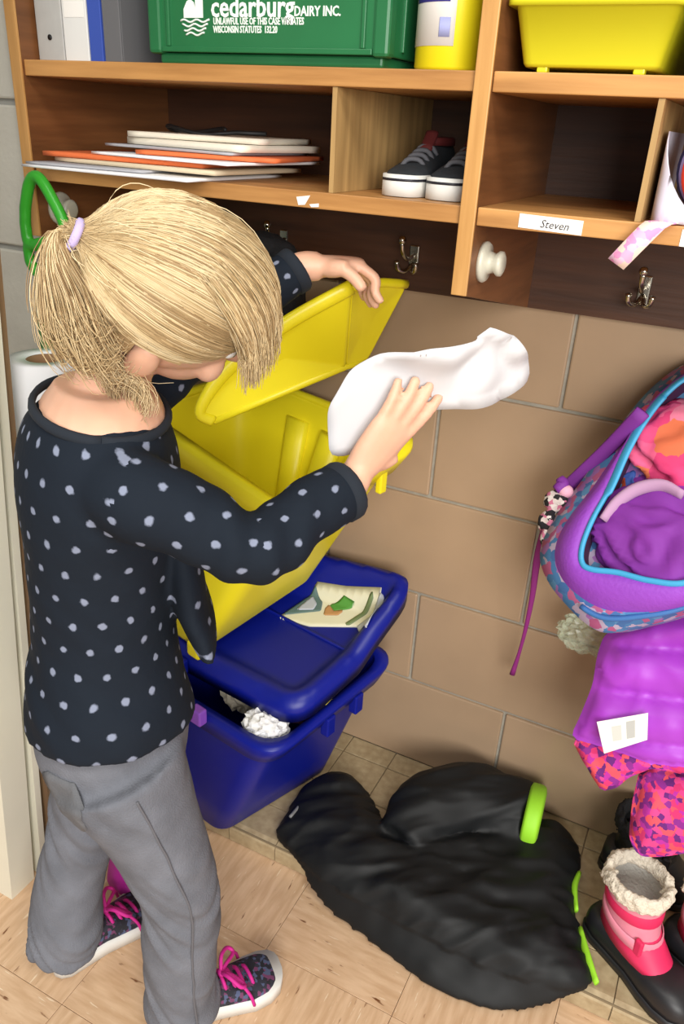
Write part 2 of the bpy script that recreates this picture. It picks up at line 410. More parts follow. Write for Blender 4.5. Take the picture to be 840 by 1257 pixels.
# ================================================================== CUBBY SHELF
W1 = wood_mat('oak_x', (0.66, 0.46, 0.25), (0.76, 0.56, 0.33), 'x')
W1z = wood_mat('oak_z', (0.72, 0.52, 0.28), (0.80, 0.61, 0.37), 'z')
W2 = wood_mat('shaded_inner_wood', (0.42, 0.26, 0.14), (0.50, 0.32, 0.18), 'y', 0.5)  # brown wood, colour darkened to carry the shade inside the cubbies
W3 = wood_mat('shaded_back_wood', (0.23, 0.13, 0.075), (0.29, 0.17, 0.095), 'x', 0.5)  # dark brown back, deepened further so the recesses stay in painted shade
W4 = wood_mat('hardboard', (0.62, 0.49, 0.30), (0.72, 0.58, 0.37), 'z', 0.6)
YF, ZS1, ZS2, TH = -0.33, 1.296, 1.1656, 0.019
XP0, XP1 = 0.436, 0.4545
unit_ = thing('cubby_shelf', (0.45, -0.16, 1.0), 'wall mounted brown wooden cubby shelf with rows of open compartments and coat hooks', 'shelf')
XL, XR = -0.219, 1.32
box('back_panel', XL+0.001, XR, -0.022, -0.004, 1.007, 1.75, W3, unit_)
for zt in (ZS1, ZS2):
    for a, b in ((XL+TH, XP0), (XP1, XR-TH)):
        box('shelf_board', a, b, YF+0.002, -0.0225, zt-TH, zt, W1, unit_, 0.0012)
box('shelf_board', XL+TH, XR-TH, YF, -0.0225, 1.70, 1.719, W1, unit_, 0.0012)
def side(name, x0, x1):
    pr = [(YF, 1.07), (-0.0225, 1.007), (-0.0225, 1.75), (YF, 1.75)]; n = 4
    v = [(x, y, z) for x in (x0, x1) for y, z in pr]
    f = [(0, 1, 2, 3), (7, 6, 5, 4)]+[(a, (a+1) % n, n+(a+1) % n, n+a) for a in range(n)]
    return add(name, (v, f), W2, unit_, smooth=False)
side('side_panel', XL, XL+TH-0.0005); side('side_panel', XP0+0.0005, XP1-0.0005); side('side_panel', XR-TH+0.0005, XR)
for x0, x1 in ((XL, XL+TH-0.0005), (XP0, XP1), (XR-TH, XR)):
    box('face_post', x0, x1, YF-0.004, YF, 1.07, 1.75, W1z, unit_, 0.001)
for x in (0.2715, 0.6225, 0.90):
    box('divider', x-0.003, x+0.003, YF+0.004, -0.0225, ZS2+0.0003, ZS1-TH-0.0003, W4, unit_)
M_paper = mat('white_paper', (0.93, 0.92, 0.90), 0.8)
M_ink = mat('ink', (0.12, 0.12, 0.16), 0.8)
lab = add('name_label', plate([(0.502, 1.1495), (0.570, 1.1475), (0.570, 1.162), (0.502, 1.1635)], (0, YF+0.0018, 0), (1, 0, 0), (0, 0, 1), 0.0006), M_paper, unit_, smooth=False)
text('lettering', 'Steven', 0.0115, (0.525, YF+0.0011, 1.1515), (1, 0, -0.02), (0, 0, 1), M_ink, lab, 0.0001, 0.0, shear=0.25)
add('name_label', plate([(0.667, 1.147), (0.74, 1.147), (0.74, 1.163), (0.667, 1.163)], (0, YF+0.0018, 0), (1, 0, 0), (0, 0, 1), 0.0006), M_paper, unit_, smooth=False)
add('label_remnant', plate([(0.226, 1.158), (0.245, 1.161), (0.238, 1.150), (0.229, 1.149)], (0, YF+0.0018, 0), (1, 0, 0), (0, 0, 1), 0.0004), M_paper, unit_, smooth=False)
add('label_remnant', plate([(0.244, 1.151), (0.257, 1.153), (0.257, 1.149), (0.247, 1.148)], (0, YF+0.0018, 0), (1, 0, 0), (0, 0, 1), 0.0004), M_paper, unit_, smooth=False)
M_chrome = mat('chrome', (0.75, 0.73, 0.68), 0.2, metal=1.0)
def coat_hook(x, z):
    y = -0.0222
    r = add('coat_hook', xform(boxvf(-0.008, 0.008, -0.004, 0, -0.02, 0.02, 0.0018), np.eye(3), (x, y, z)), M_chrome, unit_, smooth=False)
    add('prong', tube([(x, y-0.003, z+0.004), (x, y-0.03, z+0.002), (x, y-0.05, z+0.014), (x, y-0.055, z+0.03)], [0.004, 0.0035, 0.0035, 0.0045], 8, n=10), M_chrome, r)
    for s in (-1, 1):
        add('prong', tube([(x, y-0.003, z-0.008), (x+s*0.006, y-0.02, z-0.018), (x+s*0.014, y-0.03, z-0.014), (x+s*0.016, y-0.033, z-0.002)], [0.004, 0.0033, 0.0033, 0.0042], 8, n=10), M_chrome, r)
    add('prong_tip', ellipsoid((x, y-0.055, z+0.032), np.eye(3), (0.0065, 0.0065, 0.0065), 10, 8), M_chrome, r)
coat_hook(0.266, 1.057); coat_hook(0.613, 1.053); coat_hook(0.96, 1.053); coat_hook(0.03, 1.057)
M_ivory = mat('ivory_plastic', (0.80, 0.79, 0.72), 0.35)
def disc_x(x, y, z, s=1):
    th = np.linspace(0, 2*math.pi, 24, endpoint=False)
    prof = [(0.0, 0.023), (0.004, 0.0235), (0.007, 0.021), (0.008, 0.013), (0.016, 0.011), (0.020, 0.0145), (0.024, 0.014), (0.026, 0.010)]
    rings = [np.stack([np.full(24, x+s*a), y+np.cos(th)*r, z+np.sin(th)*r], 1) for a, r in prof]
    return loft(rings)
add('round_knob', disc_x(XP1-0.0004, -0.285, 1.103), M_ivory, unit_)
add('round_knob', disc_x(XL+TH-0.0009, -0.29, 1.106), M_ivory, unit_)

# ================================================================== THINGS ON AND IN THE SHELF
# ---- binders
def binder(x0, x1, y0, h, m, label, lean=0.0, dot=None, sleeve=None):
    r = thing('ring_binder', ((x0+x1)/2, y0+0.14, ZS1), label, 'binder', 'binders on the top shelf')
    def L(vf): return xform(vf, [[1, 0, lean], [0, 1, 0], [0, 0, 1]], (-lean*ZS1, 0, 0))
    z0 = ZS1+0.0008
    c = join(boxvf(x0, x0+0.003, y0, y0+0.25, z0, z0+h, 0.001), boxvf(x1-0.003, x1, y0, y0+0.25, z0, z0+h, 0.001))
    add('cover', L(c), m, r, smooth=False)
    add('spine', L(boxvf(x0, x1, y0-0.003, y0, z0, z0+h, 0.001)), m, r, smooth=False)
    add('page_block', L(boxvf(x0+0.005, x1-0.005, y0+0.02, y0+0.24, z0+0.006, z0+h-0.01)), M_paper, r, smooth=False)
    if dot: add('finger_hole', L(xform(tube([(0, 0, 0), (0, -0.001, 0)], [0.0035, 0.0035], 12), np.eye(3), ((x0+x1)/2+dot[0], y0-0.003, ZS1+dot[1]))), M_black, r)
    if sleeve: add('spine_label', L(boxvf(x0+0.004, x1-0.004, y0-0.0036, y0-0.0031, z0+0.05, z0+h-0.03)), sleeve, r, smooth=False)
M_black = mat('black', (0.06, 0.06, 0.065), 0.6)
M_binder_grey = mat('grey_vinyl', (0.72, 0.72, 0.71), 0.45, var=0.05, vscale=50)
M_binder_white = mat('white_vinyl', (0.87, 0.87, 0.86), 0.4)
M_binder_blue = mat('blue_vinyl', (0.22, 0.32, 0.66), 0.4)
M_binder_dark = mat('charcoal_vinyl', (0.40, 0.40, 0.41), 0.35)
binder(-0.196, -0.150, -0.300, 0.29, M_binder_grey, 'light grey ring binder with a dark finger hole in its spine', dot=(0.0, 0.028))
binder(-0.148, -0.107, -0.300, 0.29, M_binder_white, 'white ring binder standing between the grey and blue binders', sleeve=M_paper)
binder(-0.105, -0.083, -0.300, 0.29, M_binder_blue, 'thin royal blue ring binder standing on the top shelf')
binder(-0.078, -0.050, -0.302, 0.28, M_binder_dark, 'charcoal ring binder leaning at the end of the binder row', lean=-0.01)

# ---- green milk crate
M_green = mat('green_crate_plastic', (0.13, 0.41, 0.24), 0.4, var=0.08, vscale=14)
M_print = mat('white_print', (0.90, 0.93, 0.90), 0.6)
cx0, cx1, cyf, cyb = 0.004, 0.330, -0.318, -0.026
zc = ZS1+0.0008
cr = thing('milk_crate', ((cx0+cx1)/2, (cyf+cyb)/2, ZS1), 'green plastic dairy crate with white printed lettering on the top shelf', 'crate')
H = 0.27
add('wall', boxvf(cx0+0.006, cx1-0.006, cyf+0.004, cyf+0.009, zc+0.012, zc+H, 0.0015), M_green, cr, smooth=False)
add('wall', boxvf(cx0+0.006, cx1-0.006, cyb-0.009, cyb-0.004, zc+0.012, zc+H, 0.0015), M_green, cr, smooth=False)
add('wall', boxvf(cx0+0.004, cx0+0.009, cyf+0.006, cyb-0.006, zc+0.012, zc+H, 0.0015), M_green, cr, smooth=False)
add('wall', boxvf(cx1-0.009, cx1-0.004, cyf+0.006, cyb-0.006, zc+0.012, zc+H, 0.0015), M_green, cr, smooth=False)
add('base', boxvf(cx0+0.01, cx1-0.01, cyf+0.01, cyb-0.01, zc, zc+0.012, 0.003), M_green, cr, smooth=False)
add('rim', join(boxvf(cx0, cx1, cyf, cyf+0.014, zc+H-0.02, zc+H, 0.002), boxvf(cx0, cx1, cyb-0.014, cyb, zc+H-0.02, zc+H, 0.002), boxvf(cx0, cx0+0.014, cyf, cyb, zc+H-0.02, zc+H, 0.002), boxvf(cx1-0.014, cx1, cyf, cyb, zc+H-0.02, zc+H, 0.002)), M_green, cr, smooth=False)
for x in (cx0, cx1-0.020):
    for y in (cyf, cyb-0.020): add('corner_post', boxvf(x, x+0.020, y, y+0.020, zc+0.010, zc+H-0.02, 0.004), M_green, cr, smooth=False)
for x in (cx0+0.028, cx1-0.034): add('rib', boxvf(x, x+0.005, cyf, cyf+0.006, zc+0.018, zc+H-0.02, 0.001), M_green, cr, smooth=False)
for k in range(1, 6): add('rib', boxvf(cx1-0.006, cx1-0.001, cyf+k*0.045, cyf+k*0.045+0.005, zc+0.018, zc+H-0.02, 0.001), M_green, cr, smooth=False)
add('rib', boxvf(cx0+0.02, cx1-0.02, cyf+0.0005, cyf+0.006, zc+0.012, zc+0.018, 0.001), M_green, cr, smooth=False)
fy = cyf+0.0036
p = lambda x, y: on(x, y, 'y', fy)
text('lettering', 'cedarburg', 0.030, p(259, 20.5), (1, 0, 0), (0, 0, 1), M_print, cr, 0.0004, 0.018, squeeze=0.93)
text('lettering', 'DAIRY INC.', 0.0135, p(361, 19.5), (1, 0, 0), (0, 0, 1), M_print, cr, 0.0004, 0.02, squeeze=0.86)
text('lettering', 'UNLAWFUL USE OF THIS CASE VIOLATES', 0.0098, p(262, 30), (1, 0, 0), (0, 0, 1), M_print, cr, 0.0004, 0.02, squeeze=0.68)
text('lettering', 'WISCONSIN STATUTES  132.20', 0.0098, p(262, 40), (1, 0, 0), (0, 0, 1), M_print, cr, 0.0004, 0.02, squeeze=0.66)
lo = p(226, 22)
barn = [(0, 0), (0, 0.009), (0.005, 0.017), (0.010, 0.019), (0.015, 0.016), (0.017, 0.010), (0.017, 0.030), (0.020, 0.034), (0.025, 0.034), (0.028, 0.030), (0.028, 0)]
add('emblem', plate(barn, (lo[0], fy, lo[2]), (1, 0, 0), (0, 0, 1), 0.0005), M_print, cr, smooth=False)
wv = []
for k in range(4):
    pts = [(lo[0]-0.005+t*0.042, fy-0.0002, lo[2]-0.003-k*0.0045+0.0014*math.sin(t*14+k)) for t in np.linspace(0.06*k, 1-0.06*k, 16)]
    wv.append(tube(pts, [0.0011]*16, 6))
add('emblem', join(*wv), M_print, cr)

# ---- yellow canister with a white label
M_yel = mat('yellow_plastic', (0.90, 0.84, 0.10), 0.35)
M_yel2 = mat('yellow_tub_plastic', (0.86, 0.84, 0.16), 0.38)
M_purple_print = mat('violet_print', (0.27, 0.25, 0.66), 0.6)
M_pale_print = mat('pale_violet_print', (0.62, 0.64, 0.82), 0.6)
M_lid_white = mat('lid_white', (0.9, 0.9, 0.88), 0.4)
kx, ky, kr = 0.382, -0.262, 0.040
cn = thing('wipes_canister', (kx, ky, ZS1), 'yellow canister with a white label standing beside the green crate', 'canister')
th = np.linspace(0, 2*math.pi, 36, endpoint=False)
def ringz(x, y, r, z): return np.stack([x+np.cos(th)*r, y+np.sin(th)*r, np.full(36, z)], 1)
add('body', loft([ringz(kx, ky, kr*q, ZS1+0.0008+z) for q, z in ((0.92, 0), (1, 0.004), (1, 0.17), (0.96, 0.176))]), M_yel, cn)
add('cap', loft([ringz(kx, ky, kr*q, ZS1+z) for q, z in ((1.0, 0.177), (1.02, 0.18), (1.02, 0.20), (0.9, 0.207))]), M_lid_white, cn)
def wrap(name, a0, a1, z0, z1, m, dr, parent):
    t = np.linspace(a0, a1, 14); v = []
    for r in (kr+dr, kr+dr+0.0003):
        for z in (z0, z1): v += [(kx+math.cos(a)*r, ky+math.sin(a)*r, ZS1+z) for a in t]
    n = 14; f = []
    for i in range(n-1):
        f += [(i, i+1, n+i+1, n+i), (2*n+i, 3*n+i, 3*n+i+1, 2*n+i+1), (i, 2*n+i, 2*n+i+1, i+1), (n+i, n+i+1, 3*n+i+1, 3*n+i)]
    f += [(0, n, 3*n, 2*n), (n-1, 3*n-1, 4*n-1, 2*n-1)]
    return add(name, (v, f), m, parent)
lb = wrap('paper_label', math.radians(195), math.radians(292), 0.024, 0.15, M_paper, 0.0004, cn)
wrap('print_block', math.radians(213), math.radians(282), 0.064, 0.10, M_purple_print, 0.0009, lb)
wrap('barcode', math.radians(268), math.radians(285), 0.032, 0.050, M_pale_print, 0.0009, lb)

# ---- yellow tub on the right
def tapered_tub(name, x0, x1, y0, y1, z0, h, fl, th_, m, label, cat):
    r = thing(name, ((x0+x1)/2, (y0+y1)/2, ZS1), label, cat)
    def rg(e, z): return [np.array([*q, z]) for q in rpoly([(x0-e, y0-e), (x1+e, y0-e), (x1+e, y1+e), (x0-e, y1+e)], 0.012)]
    rings = [np.array(rg(-0.002, z0)), np.array(rg(0, z0+0.003)), np.array(rg(fl, z0+h-0.008)), np.array(rg(fl+0.007, z0+h-0.008)), np.array(rg(fl+0.007, z0+h)), np.array(rg(fl-th_, z0+h)), np.array(rg(-th_, z0+0.006))]
    add('body', loft(rings), m, r)
    for x in (x0+0.016, x1-0.024):
        for y in (y0+0.003, y1-0.02): add('foot', boxvf(x, x+0.011, y, y+0.012, z0-0.005, z0+0.002, 0.0015), m, r, smooth=False)
    return r
tapered_tub('storage_tub', 0.475, 0.611, -0.305, -0.06, ZS1+0.0062, 0.060, 0.011, 0.003, M_yel2, 'open bright yellow plastic tub on four small feet on the top shelf', 'tub')
M_lime = [mat('lime_folder', (0.62, 0.74, 0.16), 0.5), mat('olive_folder', (0.45, 0.60, 0.10), 0.5), mat('pale_lime_folder', (0.72, 0.80, 0.28), 0.5)]
M_lime_lab = ['lime green folder standing next to the yellow tub', 'olive green folder standing between two lime folders', 'pale lime folder standing outermost of the three green folders']
for k in range(3):
    x = 0.641+0.012*k
    add_ = thing('file_folder', (x, -0.19, ZS1), M_lime_lab[k], 'folder', 'green folders on the top shelf')
    ln = 0.10
    for s, nm in ((0, 'cover'), (0.0045, 'cover')):
        add(nm, xform(boxvf(x+s, x+s+0.0012, -0.312, -0.07, ZS1+0.0008, ZS1+0.25), [[1, 0, ln], [0, 1, 0], [0, 0, 1]], (-ln*ZS1, 0, 0)), M_lime[k], add_, smooth=False)
    add('paper_insert', xform(boxvf(x+0.0015, x+0.0042, -0.305, -0.075, ZS1+0.0012, ZS1+0.24), [[1, 0, ln], [0, 1, 0], [0, 0, 1]], (-ln*ZS1, 0, 0)), M_paper, add_, smooth=False)

# ---- pile of papers in the left cubby
M_orange = mat('orange_paper', (0.88, 0.44, 0.24), 0.7); M_cream = mat('cream_paper', (0.90, 0.87, 0.80), 0.7)
M_grey_paper = mat('grey_paper', (0.66, 0.66, 0.68), 0.7); M_white2 = mat('bright_paper', (0.94, 0.94, 0.95), 0.7); M_tanp = mat('manila_paper', (0.85, 0.78, 0.66), 0.7)
def sheet(name, cx, cy, z, w_, d_, rot, th_, m, label, curl=0.0, sag=0.0, grp='papers piled in the cubby', cat='paper'):
    n, k = 13, 9; c, s = math.cos(math.radians(rot)), math.sin(math.radians(rot)); V = []
    for t in (0, th_):
        for i in range(n):
            for j in range(k):
                a, b = (i/(n-1)-0.5)*w_, (j/(k-1)-0.5)*d_
                X, Y = cx+a*c-b*s, cy+a*s+b*c
                h = curl*((i/(n-1)-0.5)*2)**2+sag*max(0, YF-Y)*-1
                V.append((X, Y, z+t+h))
    F = []; o = n*k
    for i in range(n-1):
        for j in range(k-1):
            q = (i*k+j, (i+1)*k+j, (i+1)*k+j+1, i*k+j+1); F += [tuple(reversed(q)), tuple(x+o for x in q)]
    for i in range(n-1): F += [(i*k, (i+1)*k, (i+1)*k+o, i*k+o), (i*k+k-1, i*k+k-1+o, (i+1)*k+k-1+o, (i+1)*k+k-1)]
    for j in range(k-1): F += [(j, j+o, j+1+o, j+1), ((n-1)*k+j, (n-1)*k+j+1, (n-1)*k+j+1+o, (n-1)*k+j+o)]
    return tag(add(name, (V, F), m), label, cat, grp)
z = ZS2+0.0006
pile = [
 ('sheet_of_paper', -0.04, -0.262, 0.28, 0.22, -1, 0.0018, M_white2, 'white sheet at the very bottom of the paper pile, jutting out past the shelf'),
 ('sheet_of_paper', -0.09, -0.250, 0.19, 0.22, 4, 0.0016, M_grey_paper, 'grey sheet near the bottom of the paper pile'),
 ('paper_folder', -0.02, -0.232, 0.28, 0.20, -3, 0.003, M_tanp, 'manila folder low in the paper pile'),
 ('paper_folder', -0.055, -0.225, 0.26, 0.20, 3, 0.0035, M_orange, 'wide orange folder low in the paper pile'),
 ('sheet_of_paper', 0.03, -0.235, 0.24, 0.20, -6, 0.0018, M_white2, 'white sheet resting on the lower orange folder'),
 ('paper_folder', 0.06, -0.215, 0.20, 0.18, 8, 0.003, M_orange, 'small orange folder in the middle of the paper pile'),
 ('sheet_of_paper', 0.01, -0.205, 0.22, 0.18, -4, 0.0018, M_grey_paper, 'grey sheet just below the cream envelopes'),
 ('envelope', 0.035, -0.20, 0.21, 0.17, -8, 0.005, M_cream, 'thick cream envelope second from the top of the pile'),
 ('envelope', 0.025, -0.19, 0.205, 0.165, 6, 0.004, M_cream, 'cream envelope with a small black print on top of the pile'),
]
for nm, cx, cyy, w_, d_, rot, t, m, lab_ in pile:
    t *= 1.7; o = sheet(nm, cx, cyy, z, w_, d_, rot, t, m, lab_, cat='envelope' if nm == 'envelope' else 'folder' if nm == 'paper_folder' else 'paper'); z += t+0.0009
text('lettering', 'DK 6', 0.012, (-0.025, -0.268, z-0.0006), (1, 0.1, 0), (-0.1, 1, 0), M_ink, o, 0.0001, 0.01)
lp = [(-0.01+0.045*math.cos(a), -0.205+0.03*math.sin(a), z+0.0035+0.004*math.sin(2*a)) for a in np.linspace(0.3, 6.0, 30)]+[(0.06, -0.205, z+0.004), (0.10, -0.195, z+0.0045)]
tag(add('black_cord', tube(lp, [0.0028]*len(lp), 7), M_black), 'black cord loop lying on top of the paper pile', 'cord')

# ---- shoes
def shoe_vf(L, Wd, H, t_open=0.42, low=1.0):
    """local: y forward from the heel, z up from the ground"""
    ts = np.array([0.0, 0.03, 0.10, 0.25, 0.42, 0.58, 0.72, 0.85, 0.94, 0.985, 1.0])
    wd = np.array([0.30, 0.55, 0.74, 0.76, 0.74, 0.86, 1.0, 0.97, 0.80, 0.52, 0.25])*Wd/2
    off = np.array([0, 0, 0, 0, 0.02, 0.03, 0.03, 0.01, -0.02, -0.05, -0.06])*Wd
    a = np.linspace(0, 2*math.pi, 16, endpoint=False)
    hs = 0.026*L/0.19
    def sole(g, z0, z1):
        P = [(off[i]+s*wd[i]*g, (ts[i]-0.5)*L*(1+(g-1)*0.25)+0.5*L) for s, r in ((1, range(len(ts))), (-1, reversed(range(len(ts))))) for i in r]
        return loft([np.array([(x, y, z) for x, y in P]) for z in np.linspace(z0, z1, 3)])
    rings = []
    hp = np.array([0.62, 0.90, 1.0, 0.93, 0.88, 0.72, 0.58, 0.50, 0.42, 0.34, 0.22])*H*low
    for i, t in enumerate(ts):
        y = 0.004+t*(L-0.008); h = hp[i]; w_ = wd[i]*0.97; pts = []
        for q in np.linspace(0, math.pi, 13):
            c, s = math.cos(q), math.sin(q); pw = 0.7
            pts.append((off[i]+w_*math.copysign(abs(c)**pw, c)*(1-0.22*s if t < 0.5 else 1), y, hs*0.8+(h-hs*0.8)*abs(s)**pw))
        rings.append(np.array(pts))
    return sole, rings, hs, (ts, wd, off, hp)
def shoe(name, pos, fwd, L, Wd, H, mats, label, cat, group=None, laces=None, bow=False, opening=True, parent=None):
    fwd = unit((fwd[0], fwd[1], 0)); sd = np.array([fwd[1], -fwd[0], 0.0]); M = np.stack([sd, fwd, (0, 0, 1)], 1); pos = np.asarray(pos, float)
    T = lambda vf: xform(vf, M, pos)
    sole, rings, hs, (ts, wd, off, hp) = shoe_vf(L, Wd, H)
    if parent is None:
        root = thing(name, pos, label, cat, group); add('upper', T(loft(rings, True, True)), mats['upper'], root)
    else:
        root = add(name, T(loft(rings, True, True)), mats['upper'], parent); root['label'] = label
    s = add('sole', T(sole(1.04, 0.0006, hs)), mats['sole'], root)
    if 'stripe' in mats: add('sole_stripe', T(sole(1.055, hs*0.72, hs*0.84)), mats['stripe'], s)
    if opening:
        yo = 0.22*L
        rr = [np.array([(math.cos(q)*Wd*0.27*k, yo+math.sin(q)*L*0.17*k, H*0.955+dz) for q in np.linspace(0, 2*math.pi, 20, endpoint=False)]) for k, dz in ((1.12, -0.004), (1.12, 0.004), (0.95, 0.006), (0.8, 0.001), (0.3, -0.001))]
        add('collar', T(loft(rr)), mats['lining'], root)
        add('tongue', T(tube([(0, 0.52*L, H*0.80), (0, 0.44*L, H*1.0), (0, 0.40*L, H*1.13)], [(Wd*0.16, 0.004)]*3, 10, side=(1, 0, 0), n=6)), mats['lining'], root)
    if laces:
        for k in range(4):
            t = 0.47+k*0.075; i = np.interp(t, ts, hp); w_ = Wd*0.24
            add('lace', T(tube([(-w_, t*L, i*0.86), (-w_*0.5, t*L+0.003, i*1.0+0.002), (w_*0.5, t*L+0.006, i*1.0+0.002), (w_, t*L+0.008, i*0.86)], [0.003]*4, 6, n=9)), laces, root)
        if bow:
            b0 = np.array([0, 0.50*L, H*0.93+0.003])
            for s_ in (-1, 1):
                lp = [b0+A(0, 0, 0), b0+A(s_*0.018, 0.006, 0.012), b0+A(s_*0.034, 0.020, 0.002), b0+A(s_*0.028, 0.028, -0.006), b0+A(s_*0.010, 0.012, 0.002), b0]
                add('lace_loop', T(tube(lp, [0.0032]*6, 7, n=22)), laces, root)
                lp = [b0, b0+A(s_*0.02, 0.02, -0.004), b0+A(s_*0.037, 0.034, -0.022), b0+A(s_*0.041, 0.04, -0.046)]
                add('lace_end', T(tube(lp, [0.0026]*4, 6, n=12)), laces, root)
            add('lace_knot', T(ellipsoid(b0, np.eye(3), (0.007, 0.006, 0.005), 10, 8)), laces, root)
    return root
M_shoe_black = mat('black_canvas', (0.13, 0.15, 0.17), 0.8, var=0.2, vscale=80, bump=0.2, bscale=400)
M_sole_white = mat('white_rubber', (0.86, 0.86, 0.84), 0.5); M_redline = mat('red_lining', (0.34, 0.07, 0.07), 0.8); M_darkstripe = mat('dark_stripe', (0.12, 0.12, 0.16), 0.5)
M_lace_grey = mat('grey_lace', (0.34, 0.34, 0.36), 0.8)
for x, lab_ in ((0.343, 'black canvas sneaker in the cubby, the one beside the thin divider'), (0.399, 'black canvas sneaker in the cubby, the one beside the thick post')):
    shoe('canvas_sneaker', (x, -0.125, ZS2+0.0004), (0, -1), 0.175, 0.054, 0.062, dict(upper=M_shoe_black, sole=M_sole_white, lining=M_redline, stripe=M_darkstripe), lab_, 'shoe', 'pair of black sneakers in the cubby', laces=M_lace_grey)

# ---- plates, paper and ribbon in the right cubby
M_red = mat('red_enamel', (0.80, 0.22, 0.13), 0.45); M_lav = mat('lavender_plate', (0.66, 0.60, 0.80), 0.5); M_navyp = mat('navy_plate', (0.20, 0.18, 0.34), 0.5)
pw = M_paper
for k, (m, lab_) in enumerate(((M_navyp, 'dark navy round plate at the back of the nested plates'), (M_lav, 'lavender round plate nested between navy and red plates'), (M_red, 'red orange round plate at the front of the nested plates'))):
    R_ = 0.0495-0.0022*k; yc = -0.262-0.012*k; c = A(0.694+0.0015*k, yc, ZS2+0.0525-0.0008*k)
    n_ = unit((-0.10, -1, 0.10)); a_ = unit(np.cross((0, 0, 1), n_)); b_ = np.cross(n_, a_); q = np.linspace(0, 2*math.pi, 40, endpoint=False)
    prof = [(0.0, 0.35), (0.002, 0.6), (0.009, 0.85), (0.011, 1.0), (0.0125, 1.0), (0.0105, 0.84), (0.0035, 0.58), (0.0015, 0.35)]
    rings = [c+np.outer(np.cos(q)*R_*r, a_)+np.outer(np.sin(q)*R_*r, b_)+n_*h*0.9 for h, r in prof]
    tag(add('plate', loft(rings), m), lab_, 'plate', 'nested plates in the cubby')
pts = [(0.6285, -0.10), (0.6285, -0.20), (0.6300, -0.28), (0.636, -0.316), (0.652, -0.3225), (0.685, -0.3235)]
S = smooth_path(pts, 18); V = []
for off_ in (0, 0.0012):
    for zz in (0.0012, 0.03, 0.06, 0.084):
        for i, (x, y) in enumerate(S):
            top = zz if i < 9 else zz*max(0.10, 1-0.115*(i-8))
            V.append((x+off_, y-off_*0.3, ZS2+max(top, zz*0.06+0.0012)))
F = []; n = 18
for s in (0, 4*n):
    for r_ in range(3):
        for i in range(n-1): F.append((s+r_*n+i, s+r_*n+i+1, s+(r_+1)*n+i+1, s+(r_+1)*n+i))
for i in range(n-1): F += [(i, 4*n+i, 4*n+i+1, i+1), (3*n+i, 3*n+i+1, 7*n+i+1, 7*n+i)]
tag(add('paper_sleeve', (V, F), mat('pale_lilac_paper', (0.84, 0.82, 0.88), 0.6)), 'pale curled paper sleeve standing beside the plates in the cubby', 'paper')
M_ribbon = cells_mat('pink_print', [(0.95, 0.70, 0.84), (0.96, 0.78, 0.88), (0.93, 0.60, 0.78), (0.97, 0.86, 0.80)], 160)
a0, a1 = on(793, 269, 'y', -0.337), on(826, 271, 'y', -0.337); b0, b1 = on(747, 317, 'y', -0.337), on(766, 331, 'y', -0.337)
prof = []
for t in np.linspace(0, 1, 8): prof.append(((a0*(1-t)+b0*t), (a1*(1-t)+b1*t)))
V = []; 
for th_ in (0, 0.0014):
    V += [(a0[0]+0.012, -0.300, ZS2+0.0012+th_), (a1[0]+0.012, -0.300, ZS2+0.0012+th_)]
    for i, (l, r_) in enumerate(prof):
        yy = -0.337-th_-0.006*math.sin(i/7*3.1)
        zz = ZS2+0.0014+th_ if i == 0 else None
        V += [(l[0], yy, zz or l[2]), (r_[0], yy, zz or r_[2])]
n = 9; F = []
for i in range(n-1):
    for o_, rev in ((0, 1), (2*n, 0)): F.append((o_+2*i, o_+2*i+1, o_+2*i+3, o_+2*i+2))
    F += [(2*i, 2*i+2, 2*n+2*i+2, 2*n+2*i), (2*i+1, 2*n+2*i+1, 2*n+2*i+3, 2*i+3)]
F += [(0, 2*n, 2*n+1, 1), (2*n-2, 2*n-1, 4*n-1, 4*n-2)]
tag(add('ribbon_strap', (V, F), M_ribbon), 'pink patterned ribbon strap hanging over the front edge of the cubby', 'ribbon')

# ---- green plastic sled handle and dark coat below the left cubby
M_leaf = mat('leaf_green_plastic', (0.20, 0.62, 0.16), 0.35); M_leaf_dark = M_leaf
YG = -0.372
def gp(x, y): q = on(x, y, 'y', YG); return (q[0], q[2])
outer = rpoly([gp(28, 250), gp(33, 222), gp(46, 214), gp(62, 232), gp(92, 282), gp(150, 300), gp(160, 420), gp(90, 470), gp(56, 440), gp(36, 350), gp(28, 310)], 0.012)
hole1 = rpoly([gp(37, 252), gp(45, 232), gp(62, 250), gp(68, 284), gp(40, 292)], 0.008, 5)
hole2 = rpoly([gp(44, 309), gp(64, 304), gp(62, 320), gp(46, 330)], 0.006, 5)
def holed(outer, holes, O, U, W, N, th_, step=0.0035):
    """plate with holes, grid based, rounded"""
    G = pillow(outer, step, lambda u, v, d: th_*min(1, (d/0.006)**0.5), lambda u, v, d: -th_*min(1, (d/0.006)**0.5), O=O, U=U, W=W, N=N)
    return G
def tubeloop(P, r, y): 
    P = [(q[0], y, q[1]) for q in P]; P.append(P[0]); return tube(P, [r]*len(P), 8)
sl = thing('plastic_sled', (-0.14, YG, 0.60), 'bright green plastic sled with cut-out hand grip hanging under the cubby', 'sled')
grip = fuse([tubeloop(list(smooth_path([*[(g[0], g[1]) for g in (gp(31, 255), gp(36, 225), gp(46, 217), gp(62, 240), gp(80, 282), gp(60, 297), gp(37, 300), gp(31, 275))]], 40)), 0.0085, YG),
             tubeloop(list(smooth_path([gp(34, 302), gp(66, 296), gp(74, 312), gp(66, 330), gp(50, 338), gp(37, 322)], 30)), 0.008, YG)], 0.0025, 6)
add('hand_grip', grip, M_leaf, sl)
